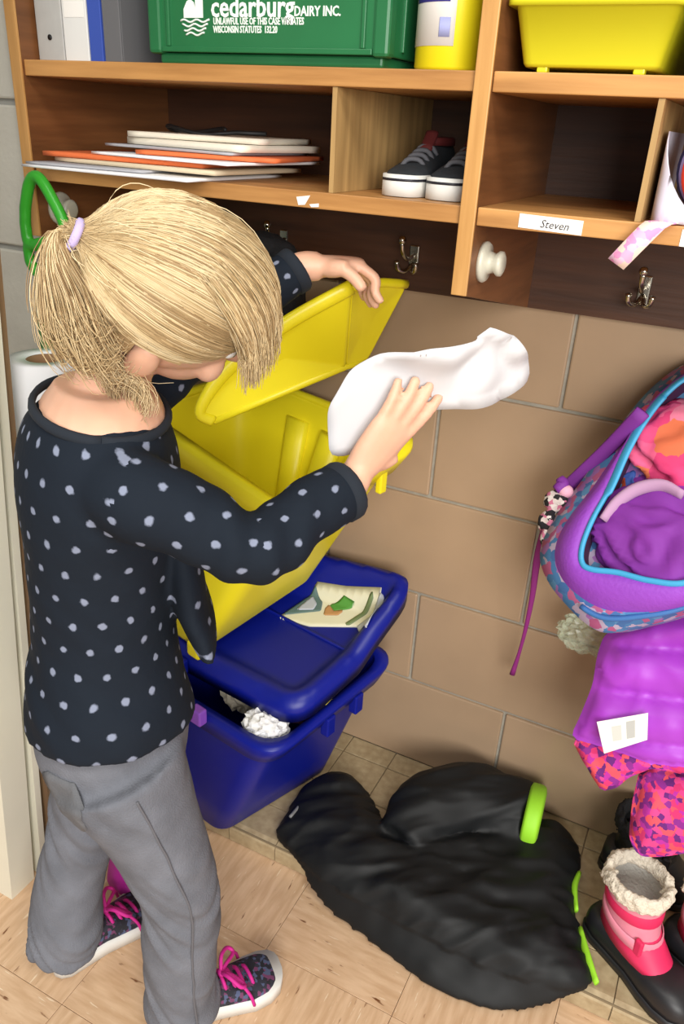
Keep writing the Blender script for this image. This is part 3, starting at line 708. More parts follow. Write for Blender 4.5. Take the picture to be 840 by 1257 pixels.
pan = pillow(rpoly([gp(70, 292), gp(120, 300), gp(150, 330), gp(160, 420), gp(120, 560), gp(75, 560), gp(52, 430), gp(44, 336), gp(60, 334), gp(74, 318)], 0.012), 0.006, lambda u, v, d: 0.004+0.012*min(1, d/0.04), lambda u, v, d: -0.002+0.010*min(1, d/0.04), O=(0, YG, 0), U=(1, 0, 0), W=(0, 0, 1), N=(0, -1, 0))
add('pan', pan, M_leaf, sl)
M_coatdark = mat('charcoal_fleece', (0.13, 0.13, 0.14), 0.95, var=0.35, vscale=70, bump=0.6, bscale=90)
cc = on(330, 300, 'y', -0.12)
cb = fuse([ellipsoid((cc[0], -0.14, cc[2]-0.03), np.eye(3), (0.07, 0.05, 0.05)), tube([(cc[0], -0.14, cc[2]), (cc[0]-0.01, -0.13, cc[2]-0.10), (cc[0]-0.02, -0.12, cc[2]-0.15)], [(0.07, 0.04), (0.08, 0.045), (0.07, 0.03)], 16, side=(1, 0, 0), n=8)], 0.008, 4)
cb = displace(cb, lambda p: 0.010*fbm(p, 22))
tag(add('hanging_coat', cb, M_coatdark), 'dark charcoal coat bunched on a hook under the left cubby', 'coat')
# white paper roll
M_roll = mat('roll_paper', (0.90, 0.90, 0.91), 0.7); M_core = mat('cardboard_core', (0.55, 0.42, 0.30), 0.9)
rc = A(-0.098, -0.447); rl = thing('paper_roll', (rc[0], rc[1], 0), 'tall roll of white paper standing on end by the door casing', 'paper roll')
RZ = on(45, 437, 'y', -0.447)[2]
add('paper', loft([ringz(rc[0], rc[1], r, z) for r, z in ((0.024, 0.001), (0.052, 0.001), (0.052, RZ), (0.0255, RZ), (0.0255, RZ-0.12))], True), M_roll, rl)
add('core', loft([ringz(rc[0], rc[1], r, z) for r, z in ((0.0253, RZ-0.10), (0.0253, RZ-0.001), (0.022, RZ-0.001), (0.022, RZ-0.11), (0.0005, RZ-0.11))], True), M_core, rl)

# ================================================================== RECYCLING BINS
M_blue = mat('blue_bin_plastic', (0.045, 0.10, 0.52), 0.38, var=0.05, vscale=6, spec=0.35)
M_ybin = mat('yellow_bin_plastic', (0.94, 0.88, 0.13), 0.36, var=0.03, vscale=6)
class Frame:
    def __init__(s, o, psi):
        s.o = np.asarray(o, float); c, q = math.cos(psi), math.sin(psi)
        s.e = A(c, -q, 0); s.s = A(q, c, 0)
    def __call__(s, x, y, z): return s.o+s.e*x+s.s*y+A(0, 0, z)
    def pts(s, P): P = np.asarray(P, float); return s.o+np.outer(P[:, 0], s.e)+np.outer(P[:, 1], s.s)+np.outer(P[:, 2], (0, 0, 1))
    def T(s, vf): return s.pts(vf[0]), vf[1]
    def onl(s, px, ax, val):
        n = {'x': s.e, 'y': s.s}[ax]; return onplane(px[0], px[1], s.o+n*val, n)
def bin_body(fr, bot, rim, zb, zr, m, root, r0=0.03, r1=0.05, th_=0.005):
    """bot / rim: plan corners FR, BR, BL, FL ; zb(x,y), zr(x,y) heights"""
    bot = np.array(bot, float); rim = np.array(rim, float)
    def ring(t, inset=0.0, dz=0.0):
        C4 = bot*(1-t)+rim*t; c = C4.mean(0); C4 = C4+np.array([unit(q-c) for q in C4])*-inset*1.3
        P = rpoly(C4, r0*(1-t)+r1*t, 7); B = rpoly(bot, r0, 7); R_ = rpoly(rim, r1, 7)
        return np.array([(p_[0], p_[1], zb(*b)*(1-t)+zr(*r_)*t+dz) for p_, b, r_ in zip(P, B, R_)])
    outer = [ring(t) for t in (0.0, 0.03, 0.25, 0.5, 0.75, 0.97)]
    outer[0] = ring(0.0, 0.006)
    inner = [ring(t, th_, 0.006 if t < 0.1 else 0) for t in (0.97, 0.75, 0.5, 0.25, 0.03)]
    b = add('body', fr.T(loft(outer+[ring(1.0), ring(1.0, th_)]+inner)), m, root)
    fl = [ring(0.88, 0.001), ring(0.88, -0.013), ring(0.98, -0.016), ring(1.0, -0.013, 0.002), ring(1.0, th_+0.001, 0.003), ring(0.985, th_+0.001), ring(0.97, 0.002)]
    add('rim_band', fr.T(loft(fl+[fl[0]], cap=False)), m, root)
    return b

# ---- blue bin
FB = Frame((0.113, -0.363, LZ+0.001), math.radians(12))
bb = thing('recycling_bin', FB(-0.05, 0.13, 0), 'blue plastic recycling bin with its lid ajar, standing on the tiled ledge', 'bin', 'recycling bins')
bin_body(FB, [(0, 0), (0.045, 0.26), (-0.14, 0.24), (-0.15, 0.0)], [(0.125, 0.005), (0.132, 0.315), (-0.20, 0.29), (-0.20, -0.005)],
         lambda x, y: 0.0, lambda x, y: 0.283+0.02*max(0, (y-0.2)/0.1), M_blue, bb)
for yy in (0.13, 0.21):
    add('rim_tab', FB.T(boxvf(0.122, 0.140, yy, yy+0.022, 0.232, 0.272, 0.003)), M_blue, bb, smooth=False)
add('purple_clip', FB.T(boxvf(-0.036, -0.010, -0.030, -0.012, 0.272, 0.302, 0.003)), mat('purple_clip', (0.55, 0.32, 0.78), 0.5), bb, smooth=False)
def lidz(v): return np.interp(v, [-0.02, 0.1, 0.21, 0.33, 0.36], [0.318, 0.334, 0.352, 0.392, 0.400])
def sm(t): t = min(1, max(0, t)); return t*t*(3-2*t)
lp = rpoly([(0.135, 0.050), (0.158, 0.352), (-0.195, 0.30), (-0.205, 0.030)], [0.055, 0.05, 0.04, 0.05], 7)
rise = lambda v: np.interp(v, [0.0, 0.1, 0.2, 0.24, 0.34], [0.004, 0.012, 0.020, 0.040, 0.075])
lidtop = lambda u, v, d: lidz(v)+0.006+rise(v)*(1-sm((d-0.02)/0.03))-0.012*(1-sm(d/0.012))
lidv = pillow(lp, 0.0075, lidtop, lambda u, v, d: lidtop(u, v, d)-0.006-0.024*(1-sm(d/0.015)))
lid = add('lid', FB.T(lidv), M_blue, bb)
for s in (-0.12,): add('lid_catch', FB.T(boxvf(s-0.012, s+0.012, 0.022, 0.034, 0.300, 0.330, 0.003)), M_blue, lid, smooth=False)
cr_ = [FB(u, 0.212, lidz(0.212)+0.0075) for u in np.linspace(-0.18, 0.135, 10)]
add('lid_hinge', tube(cr_, [0.0035]*10, 8), M_blue, lid)
# label on the rear panel of the lid
def lidh(u, v): return lidtop(u, v, float(edge_near(lp, np.array([[u, v]]))[0][0]))
def lidpt(x, y):
    best = None
    for v in np.linspace(0.08, 0.345, 140):
        q = FB.onl((x, y), 'y', v)-FB.o; u = q@FB.e
        if abs(u) > 0.19: continue
        e = abs(q[2]-lidh(u, v))
        if best is None or e < best[0]: best = (e, u, v)
    return best[1], best[2]
def on_lid(name, px, m, parent, lift):
    P = np.array([lidpt(*q) for q in px])
    return add(name, FB.T(pillow(P, 0.0032 if lift < 0.0025 else 0.0016, lambda u, v, d: lidh(u, v)+lift+0.0008, lambda u, v, d: lidh(u, v)+lift-(0.003 if lift < 0.0025 else 0.0006))), m, parent)
M_stick = mat('cream_sticker', (0.88, 0.87, 0.78), 0.5); M_teal = mat('grey_teal_print', (0.36, 0.46, 0.46), 0.6)
M_prgreen = mat('green_print', (0.32, 0.58, 0.24), 0.6); M_prtan = mat('tan_print', (0.74, 0.55, 0.36), 0.6); M_prwhite = mat('pale_print', (0.72, 0.74, 0.80), 0.6); M_prolive = mat('olive_print', (0.45, 0.52, 0.36), 0.6)
st = on_lid('sticker', [(341, 759), (388, 716), (425, 722), (471, 725), (441, 771), (380, 769)], M_stick, lid, 0.0024)
on_lid('print', [(346, 757), (387, 720), (396, 742), (394, 752)], M_teal, st, 0.0042)
on_lid('print', [(363, 752), (384, 733), (389, 745), (385, 751)], M_prwhite, st, 0.0056)
on_lid('print', [(404, 745), (422, 735), (438, 742), (424, 751), (410, 752)], M_prgreen, st, 0.0042)
on_lid('print', [(397, 758), (399, 750), (404, 745), (410, 752), (424, 751), (415, 757)], M_prtan, st, 0.0042)
on_lid('print', [(421, 769), (455, 727), (461, 727), (429, 770)], M_prolive, st, 0.0042)
on_lid('print', [(438, 772), (466, 731), (472, 734), (449, 776)], M_prwhite, st, 0.0042)
# scraps in the blue bin
M_scrap = [mat('scrap_white', (0.90, 0.90, 0.90), 0.8), mat('scrap_pink', (0.80, 0.62, 0.66), 0.8), mat('scrap_cream', (0.84, 0.80, 0.72), 0.8)]
def crumple(c, r, s, m, name, label, cat, group=None, seed=0, sub=4, flat=(1, 1, 1), amp=0.35):
    bm = bmesh.new(); bmesh.ops.create_icosphere(bm, subdivisions=sub, radius=1.0); V = np.array([v.co[:] for v in bm.verts]); F = [tuple(v.index for v in f.verts) for f in bm.faces]; bm.free()
    out = []
    for q in V:
        k = 1+amp*noise.turbulence(Vector(q*s+seed), 3, True, noise_basis='VORONOI_F2F1')-amp*0.4
        out.append(np.asarray(c)+q*k*r*np.array(flat))
    return tag(add(name, (np.array(out), F), m, None, smooth=False), label, cat, group)
for k, (x, y, zz, r_) in enumerate(((0.070, 0.048, 0.278, 0.028), (0.055, 0.150, 0.255, 0.034), (-0.05, 0.13, 0.235, 0.038))):
    crumple(FB(x, y, zz), r_, 2.2, M_scrap[k], 'crumpled_scrap', ['crumpled white paper scrap poking out at the front of the blue bin', 'crumpled pink paper scrap inside the blue bin', 'crumpled cream paper scrap lying deepest in the blue bin'][k], 'paper', 'scraps in the blue bin', seed=k*7, flat=(1.1, 1, 0.8))
# yellow paper strip caught under the blue lid
ys = [FB(0.128, 0.12+0.02*k, 0.313+0.004*k) for k in range(5)]
tag(add('paper_strip', tube(ys, [(0.012, 0.0012)]*5, 8, side=FB.e), mat('yellow_paper', (0.88, 0.82, 0.30), 0.7)), 'thin yellow paper strip caught under the blue lid', 'paper')

# ---- yellow bin
FY = Frame((0.035, -0.302, 0.389), math.radians(15))
yb = thing('recycling_bin', FY(-0.05, 0.12, 0.0), 'bright yellow recycling bin stacked on the blue bin, held open by the girl', 'bin', 'recycling bins')
bin_body(FY, [(0.0, 0.0), (0.035, 0.25), (-0.13, 0.21), (-0.14, 0.0)], [(0.205, 0.012), (0.205, 0.295), (-0.165, 0.245), (-0.165, 0.015)],
         lambda x, y: 0.26*y, lambda x, y: 0.385-0.16*x+0.35*max(0, y-0.18), M_ybin, yb, 0.03, 0.045)
add('foot', FY.T(boxvf(-0.022, 0.010, -0.012, 0.012, -0.006, 0.024, 0.005)), M_ybin, yb, smooth=False)
for yy in (0.05,): add('rim_tab', FY.T(boxvf(0.06, 0.072, 0.004, 0.010, 0.29, 0.325, 0.002)), M_ybin, yb, smooth=False)
add('rim_tab', FY.T(boxvf(0.196, 0.208, 0.215, 0.232, 0.315, 0.36, 0.003)), M_ybin, yb, smooth=False)
for x in (-0.02, 0.06, 0.13):   # moulded flutes on the inner back wall
    add('flute', FY.T(tube([(x*0.35-0.035, 0.222+0.1*x*0.3, 0.08), (x, 0.248+0.13*(x+0.165)*0.35, 0.35-0.16*x+0.02)], [(0.018, 0.012), (0.026, 0.014)], 12, side=(1, 0, 0))), M_ybin, yb)
# lid held up: front panel + rear panel, raised lip along the upper edge
PA, PB = on(262, 517, 'y', -0.30), on(450, 442, 'y', -0.075)
PC = on(424, 450, 'y', -0.105); PT = on(432, 352, 'y', -0.185); P3 = on(499, 349, 'y', -0.075)
PL = on(350, 398, 'y', -0.235); PS = on(246, 503, 'y', -0.315); PM = on(280, 452, 'y', -0.285)
def panel(loop, th_, m, name, parent, bulge=0.0):
    L = np.array(loop); c = L.mean(0); n_ = unit(np.cross(L[1]-L[0], L[2]-L[0])); 
    if n_@(CAM-c) < 0: n_ = -n_
    R_ = rpoly(L, 0.012, 4); k = len(R_); rings = []
    for off_, sc_ in ((0, 0.25), (0, 0.6), (0, 0.93), (0.6, 1.0), (1, 0.99), (1, 0.95), (1, 0.6), (1, 0.25)):
        dip = bulge*(1-sc_**2)
        rings.append(c+(R_-c)*sc_+n_*(th_*(off_-0.5)-dip))
    return add(name, loft(rings), m, parent)
yl = panel([PA, PC, PT, PL, PM, PS], 0.006, M_ybin, 'lid', yb, 0.018)
panel([PC, PB, P3, PT], 0.005, M_ybin, 'lid_rear_panel', yl, 0.006)
lip = [PA, PS, PM, PL, PT]
add('lid_lip', tube(lip, [(0.006, 0.009)]*2+[(0.008, 0.012)]*3, 12, n=28), M_ybin, yl)
add('lid_lip', tube([PT, PT*0.5+P3*0.5+A(0, 0, 0.004), P3], [(0.006, 0.007)]*3, 10, n=8), M_ybin, yl)
add('lid_lip', tube([PA, PC, PB], [(0.005, 0.006)]*3, 10), M_ybin, yl)

# ================================================================== THE GIRL
M_skin = mat('skin', (0.87, 0.68, 0.57), 0.5, var=0.05, vscale=25)
M_skin.node_tree.nodes['Principled BSDF'].inputs['Subsurface Weight'].default_value = 0.12
M_skin.node_tree.nodes['Principled BSDF'].inputs['Subsurface Radius'].default_value = (0.01, 0.004, 0.002)
M_shirt = dots_mat('navy_dotted_jersey', (0.085, 0.115, 0.155), (0.50, 0.53, 0.61), rad=0.125)
M_jeans = mat('grey_denim', (0.42, 0.43, 0.46), 0.9, var=0.16, vscale=22, bump=0.35, bscale=420, spec=0.2)
M_hair = hair_mat()
def cb(a, b, c): return a*RT+b*UP+c*FW           # camera-side basis used once to read the pose off the photograph
FD, RD = unit((0.75, 0.66, 0)), unit((0.66, -0.75, 0)); ZD = A(0, 0, 1)
Hc = on(214, 360, 'y', -0.555)
hf = unit(cb(0.80, -0.33, 0.50)); hr = cb(-0.10, -0.85, -0.50); hr = unit(hr-hf*(hr@hf)); hu = np.cross(hr, hf)
Hx = np.stack([hr, hf, hu])     # right, face, up
def hp_(r_, f_, u_): return Hc+hr*r_+hf*f_+hu*u_
NB = A(0.142, -0.592, 0.955)
SR, ER = A(0.210, -0.668, 0.898), on(312, 668, 'y', -0.605); CR = on(424, 602, 'y', -0.49); WR = on(440, 578, 'y', -0.470)
SL, EL = A(0.070, -0.510, 0.90), A(0.125, -0.385, 0.985); CL = on(364, 331, 'y', -0.285); WL = on(392, 327, 'y', -0.268)
def chain(p, d, n_, lens, bends, r):
    """finger: bends (deg) towards n_ before each phalanx"""
    P = [np.asarray(p, float)]; d = unit(d); n_ = np.asarray(n_, float); R_ = [r*1.05]; ax = np.cross(d, n_)
    for i, (L, b) in enumerate(zip(lens, bends)):
        n2 = unit(n_-d*(n_@d)); a = math.radians(b); d = unit(d*math.cos(a)+n2*math.sin(a)); P.append(P[-1]+d*L); R_.append(r*(0.98-0.09*i))
    P.append(P[-1]+d*r*0.5); R_.append(r*0.55)
    return tube(P, R_, 10, n=14)
def hand(w_, k, n_, fing, thumb, sgn):
    """w_ wrist, k knuckle centre, n_ palm normal, sgn: +1 thumb on the (dir x n) side"""
    d = unit(k-w_); n_ = unit(n_-d*(n_@d)); s = np.cross(d, n_)*sgn; out = []
    out.append(tube([w_-d*0.02, w_, w_*0.6+k*0.4, k-d*0.004, k+d*0.006], [(0.019, 0.016), (0.020, 0.015), (0.026, 0.014), (0.029, 0.0115), (0.024, 0.008)], 14, side=s, n=14))
    for i, (off_, L) in enumerate(zip((0.0205, 0.0070, -0.0065, -0.0195), (0.92, 1.0, 0.94, 0.76))):
        b = fing[i] if hasattr(fing[0], '__len__') else fing
        spread = (0.14, 0.04, -0.05, -0.16)[i]
        out.append(chain(k+s*off_-d*0.006, d+s*spread, n_, [0.026*L+0.006, 0.018*L, 0.015*L], b, 0.0075 if i < 3 else 0.0066))
    tb = w_*0.62+k*0.38+s*0.022+n_*0.004
    out.append(tube([tb-s*0.012-d*0.012, tb, tb+s*0.010+d*0.012], [0.012, 0.0125, 0.0095], 10, n=7))
    td = unit(s*thumb[0]+d*thumb[1]+n_*thumb[2]); out.append(chain(tb+s*0.004+d*0.004, td, n_, [0.020, 0.018], (0, thumb[3]), 0.0088))
    return out
KR = on(484, 523, 'y', -0.448); KL = on(440, 326, 'y', -0.236)
solids = [ellipsoid(Hc, Hx, (0.072, 0.088, 0.086), 28, 20),
          ellipsoid(hp_(0, 0.030, -0.040), Hx, (0.056, 0.056, 0.062), 24, 16),
          ellipsoid(hp_(0, 0.056, -0.078), Hx, (0.026, 0.024, 0.022), 18, 12),                # chin
          tube([hp_(0, 0.078, -0.010), hp_(0, 0.090, -0.028), hp_(0, 0.097, -0.040), hp_(0, 0.084, -0.048)], [0.007, 0.009, 0.011, 0.008], 10, n=8),   # nose
          ellipsoid(hp_(0.034, 0.066, -0.036), Hx, (0.022, 0.016, 0.020), 14, 10), ellipsoid(hp_(-0.034, 0.066, -0.036), Hx, (0.022, 0.016, 0.020), 14, 10),
          ellipsoid(hp_(0, 0.080, -0.060), Hx, (0.018, 0.009, 0.008), 14, 8),
          tube([NB+A(0, 0, -0.04), NB+A(0.004, 0.004, 0.01), hp_(0, -0.020, -0.055), hp_(0, -0.005, -0.02)], [(0.050, 0.046), (0.040, 0.040), (0.041, 0.041), 0.045], 18, n=10),
          tube([A(0.12, -0.61, 0.52), A(0.118, -0.608, 0.68), A(0.124, -0.602, 0.82), A(0.134, -0.599, 0.90), A(0.140, -0.594, 0.946), A(0.142, -0.592, 0.975)], [(0.085, 0.065), (0.085, 0.068), (0.098, 0.076), (0.104, 0.076), (0.094, 0.068), (0.062, 0.052)], 24, side=RD, n=20),
          tube([SR, SR*0.5+ER*0.5, ER, ER*0.5+CR*0.5, CR, WR], [0.036, 0.031, 0.028, 0.027, 0.021, 0.019], 14, n=20),
          tube([SL, SL*0.5+EL*0.5, EL, EL*0.5+CL*0.5, CL, WL], [0.036, 0.031, 0.028, 0.025, 0.021, 0.019], 14, n=20),
          tube([A(0.165, -0.655, 0.52), A(0.225, -0.625, 0.29), A(0.232, -0.642, 0.13), A(0.238, -0.645, 0.05)], [0.05, 0.042, 0.036, 0.03], 14, n=14),
          tube([A(0.085, -0.570, 0.52), A(0.050, -0.600, 0.28), A(0.030, -0.648, 0.13), A(0.028, -0.668, 0.05)], [0.05, 0.042, 0.036, 0.03], 14, n=14)]
for s in (1, -1):   # ears
    ec = hp_(0.076*s, -0.008, -0.030)
    solids.append(ellipsoid(ec, Hx, (0.010, 0.017, 0.027), 14, 10)); solids.append(ellipsoid(hp_(0.069*s, -0.001, -0.05), Hx, (0.007, 0.009, 0.009), 10, 8))
nR = cb(-0.45, 0.45, 0.75); nL = cb(0.10, -0.95, 0.25)
solids += hand(WR, KR, nR, [(0, 6, 8), (0, 8, 8), (2, 8, 10), (4, 10, 10)], (0.35, 0.6, 0.75, 10), -1.0 if np.cross(unit(KR-WR), nR)@cb(-0.5, 0.8, 0) > 0 else 1.0)
solids += hand(WL, KL, nL, [(38, 55, 35), (42, 58, 36), (44, 58, 36), (46, 60, 38)], (0.35, 0.75, 0.6, 15), 1.0 if np.cross(unit(KL-WL), nL)@cb(0, 0, -1) > 0 else -1.0)
bodyvf = fuse(solids, 0.0032, 3, 0.5)
girl = add('person', bodyvf, M_skin)
tag(girl, 'girl in a dotted navy top and grey jeans leaning over the yellow bin', 'person')

# face details
M_eye = mat('eye_white', (0.92, 0.92, 0.90), 0.2); M_iris = mat('iris', (0.28, 0.36, 0.42), 0.2); M_lip = mat('lips', (0.78, 0.46, 0.44), 0.5); M_brow = mat('brow', (0.55, 0.42, 0.28), 0.8)
for s in (1, -1):
    e = add('eye', ellipsoid(hp_(0.029*s, 0.070, -0.006), Hx, (0.0125, 0.0115, 0.0095), 16, 12), M_eye, girl)
    add('iris', ellipsoid(hp_(0.029*s, 0.0795, -0.008), Hx, (0.006, 0.003, 0.006), 12, 8), M_iris, e)
    add('eyebrow', tube([hp_(0.014*s, 0.083, 0.012), hp_(0.030*s, 0.080, 0.017), hp_(0.046*s, 0.070, 0.012)], [0.002, 0.0026, 0.0015], 6, n=8), M_brow, girl)
add('lips', tube([hp_(-0.018, 0.082, -0.062), hp_(0, 0.0905, -0.060), hp_(0.018, 0.082, -0.062)], [(0.001, 0.003), (0.003, 0.0052), (0.001, 0.003)], 8, n=10), M_lip, girl)

# ---- shirt
def wr(p):
    w_ = max(0, 1-abs(p[2]-0.66)/0.12); n1 = noise.noise(Vector((p[0]*7, p[1]*7, p[2]*30+p[0]*20+p[1]*12)))
    return 0.0035*n1*(0.3+w_)+0.004*fbm(p, 9, 2)
torso = tube([A(0.134, -0.622, 0.535), A(0.130, -0.617, 0.57), A(0.125, -0.611, 0.62), A(0.124, -0.608, 0.69), A(0.127, -0.603, 0.78), A(0.132, -0.602, 0.86), A(0.137, -0.599, 0.91), A(0.140, -0.597, 0.937), A(0.141, -0.596, 0.954)],
             [(0.122, 0.108), (0.122, 0.104), (0.112, 0.094), (0.104, 0.084), (0.110, 0.088), (0.120, 0.090), (0.116, 0.084), (0.102, 0.074), (0.082, 0.064)], 40, side=RD, n=40)
sl_r = tube([SR-A(0.05, -0.05, -0.012), SR-A(0.02, -0.02, 0.002), SR*0.8+ER*0.2, SR*0.45+ER*0.55, ER+A(0.004, -0.004, -0.006), ER*0.5+CR*0.5, CR], [0.034, 0.046, 0.047, 0.043, 0.039, 0.037, 0.034], 20, n=30)
sl_l = tube([SL+A(0.03, -0.02, 0.01), SL, SL*0.5+EL*0.5, EL, EL*0.5+CL*0.5, CL], [0.040, 0.048, 0.042, 0.038, 0.034, 0.030], 20, n=30)
flap_c = A(0.215, -0.53, 0.60)
front = tube([A(0.195, -0.545, 0.80), A(0.205, -0.545, 0.72), A(0.224, -0.535, 0.645)], [(0.07, 0.02), (0.080, 0.022), (0.085, 0.018)], 20, side=RD, n=10)
shirtvf = fuse([torso, sl_r, sl_l, front], 0.0048, 14, 0.5)
def armfold(p):
    d = 0.0
    for a, b, c in ((SR, ER, CR), (SL, EL, CL)):
        t = np.linalg.norm(p-b); 
        if t < 0.11: d += 0.0035*math.sin(np.dot(p-b, unit(c-a))*150)*(1-t/0.11)
    return d
shirtvf = displace(shirtvf, lambda p: wr(p)+armfold(p))
V = shirtvf[0]
shirt = add('dotted_shirt', shirtvf, M_shirt, girl)
def segd(P, a, b):
    d = b-a; t = np.clip(((P-a)@d)/(d@d), 0, 1); return np.linalg.norm(P-(a+t[:, None]*d), axis=1), t
rel = V-A(0.128, -0.607, 0); ang = np.arctan2(rel@FD, rel@RD); NC = 20
maps = [(np.stack([ang/(2*math.pi)*NC, V[:, 2]/0.034], 1), NC)]; region = np.zeros(len(V), int)
for ri, (a, b, c) in enumerate(((SR, ER, CR), (SL, EL, CL))):
    d1, t1 = segd(V, a+(b-a)*0.12, b); d2, t2 = segd(V, b, c)
    L1, L2 = np.linalg.norm(b-a), np.linalg.norm(c-b); near = np.minimum(d1, d2); use = (near < 0.062) & ((V-a)@unit(b-a) > 0.01)
    first = (V-b)@(unit(b-a)+unit(c-b)) < 0; s_ = np.where(first, t1*L1, L1+t2*L2)
    ref = unit(np.cross(b-a, c-b)); region[use] = np.where(first[use], 1+2*ri, 2+2*ri)
    for ax, org, l0 in ((unit(b-a), a, 0.0), (unit(c-b), b, L1)):
        q = V-org; q = q-np.outer(q@ax, ax); e2 = np.cross(ax, ref); maps.append((np.stack([np.arctan2(q@ref, q@e2)/(2*math.pi)*8, (l0+(V-org)@ax)/0.034], 1), 8))
cu_ = []
for pg in shirt.data.polygons:
    vi = list(pg.vertices); mp, per = maps[np.bincount(region[vi], minlength=5).argmax()]; u0 = mp[vi[0], 0]
    for i in vi:
        u_, v_ = mp[i]; u_ -= per*round((u_-u0)/per); cu_.append((u_, v_, 0.0))
at = shirt.data.attributes.new('dotuv', 'FLOAT_VECTOR', 'CORNER'); at.data.foreach_set('vector', np.array(cu_).ravel())
colp = [A(0.1405, -0.5965, 0.944)+RD*0.092*math.cos(a)+FD*0.071*math.sin(a)+A(0, 0, 0.006-0.010*math.sin(a)-0.006*math.cos(a)) for a in np.linspace(0, 2*math.pi, 41)]
M_navy = mat('navy_rib', (0.09, 0.12, 0.16), 0.9)
add('collar', tube(colp, [(0.004, 0.006)]*41, 8), M_navy, shirt)
for c_, e_, r_ in ((CR, ER, 0.0345), (CL, EL, 0.0300)):
    d = unit(c_-e_); add('cuff', tube([c_-d*0.012, c_, c_+d*0.004], [r_+0.0005, r_+0.001, r_-0.001], 20), M_navy, shirt)

# ---- jeans
jl = [tube([A(0.126, -0.613, 0.62), A(0.126, -0.615, 0.52), A(0.127, -0.612, 0.445)], [(0.100, 0.082), (0.120, 0.100), (0.11, 0.09)], 32, side=RD, n=12),
      tube([A(0.172, -0.655, 0.50), A(0.210, -0.645, 0.40), A(0.240, -0.638, 0.29), A(0.243, -0.646, 0.17), A(0.244, -0.648, 0.09), A(0.242, -0.650, 0.034)], [0.084, 0.066, 0.055, 0.053, 0.052, 0.053], 28, n=40),
      tube([A(0.082, -0.570, 0.50), A(0.060, -0.585, 0.40), A(0.042, -0.604, 0.29), A(0.028, -0.637, 0.17), A(0.030, -0.660, 0.10), A(0.028, -0.668, 0.050)], [0.078, 0.062, 0.053, 0.052, 0.053, 0.051], 28, n=40)]
jv = fuse(jl, 0.0048, 12, 0.5)
def jfold(p):
    k = max(0, 1-abs(p[2]-0.28)/0.12)*0.009+max(0, 1-abs(p[2]-0.07)/0.10)*0.011+max(0, 1-abs(p[2]-0.47)/0.06)*0.003
    s = noise.noise(Vector((p[0]*12, p[1]*12, p[2]*48+6*p[0]*10)))
    return k*s+0.003*fbm(p, 10, 2)
jv = displace(jv, jfold)
jeans = add('jeans', jv, M_jeans, girl)
def on_surface(V, N, p, lift):
    i = np.argmin(np.linalg.norm(V-p, axis=1)); return V[i]+N[i]*lift
JN = normals(jv)
M_stitch = mat('pale_stitch', (0.38, 0.38, 0.40), 0.9); M_denim2 = mat('grey_denim_pocket', (0.38, 0.385, 0.40), 0.9, var=0.18, vscale=30, bump=0.35, bscale=420)
seam = [on_surface(jv[0], JN, np.array([np.interp(z_, [0.03, 0.1, 0.2, 0.3, 0.4, 0.52], q) for q in ([0.238, 0.236, 0.230, 0.224, 0.200, 0.165], [-0.648, -0.646, -0.638, -0.629, -0.641, -0.655])]+[z_])+RD*0.12+FD*0.035, 0.0) for z_ in np.linspace(0.53, 0.05, 26)]
seam = [(np.array(seam[max(0, i-2)])+seam[max(0, i-1)]+seam[i]+seam[min(25, i+1)]+seam[min(25, i+2)])/5+RD*0.0012 for i in range(26)]
add('side_seam', tube(smooth_path(seam, 60), [0.0016]*60, 6), M_stitch, jeans)
# back pocket: patch of the jeans surface
pc = on_surface(jv[0], JN, A(0.150, -0.735, 0.47), 0.0)
pn = unit(-FD*0.85+RD*0.5); pu = unit(np.cross(ZD, pn)); loop = [(-0.036, 0.05), (0.036, 0.05), (0.036, -0.02), (0, -0.036), (-0.036, -0.02)]
ptv = pillow(loop, 0.006, lambda u, v, d: 0, lambda u, v, d: 0); P2 = []
half = len(ptv[0])//2
for i, q in enumerate(ptv[0]):
    tgt = pc+pu*q[0]+ZD*q[1]; P2.append(on_surface(jv[0], JN, tgt, 0.0022 if i < half else -0.001))
pv = (np.array(P2), ptv[1]); add('back_pocket', pv, M_denim2, jeans)

# ---- sneakers
M_sk = cells_mat('dark_patterned_mesh', [(0.13, 0.13, 0.17), (0.17, 0.17, 0.22), (0.30, 0.34, 0.46), (0.12, 0.12, 0.15), (0.42, 0.22, 0.36)], 170)
M_pinklace = mat('magenta_lace', (0.80, 0.13, 0.55), 0.7)
toeR = on(344, 1192, 'z', 0.01); dR = unit((0.62, 0.78, 0)); hR = toeR-dR*0.195
hL = on(50, 1192, 'z', 0.0); dL = unit((0.36, 0.93, 0)); hL = hL+dL*0.014+A(0.012, -0.004, 0)
for h_, d_, lab_ in ((hR, dR, 'dark patterned sneaker with magenta laces'), (hL, dL, 'dark patterned sneaker with magenta laces')):
    shoe('sneaker', (h_[0], h_[1], 0.0), d_, 0.195, 0.074, 0.066, dict(upper=M_sk, sole=M_sole_white, lining=M_black), lab_, None, laces=M_pinklace, bow=True, opening=False, parent=girl)

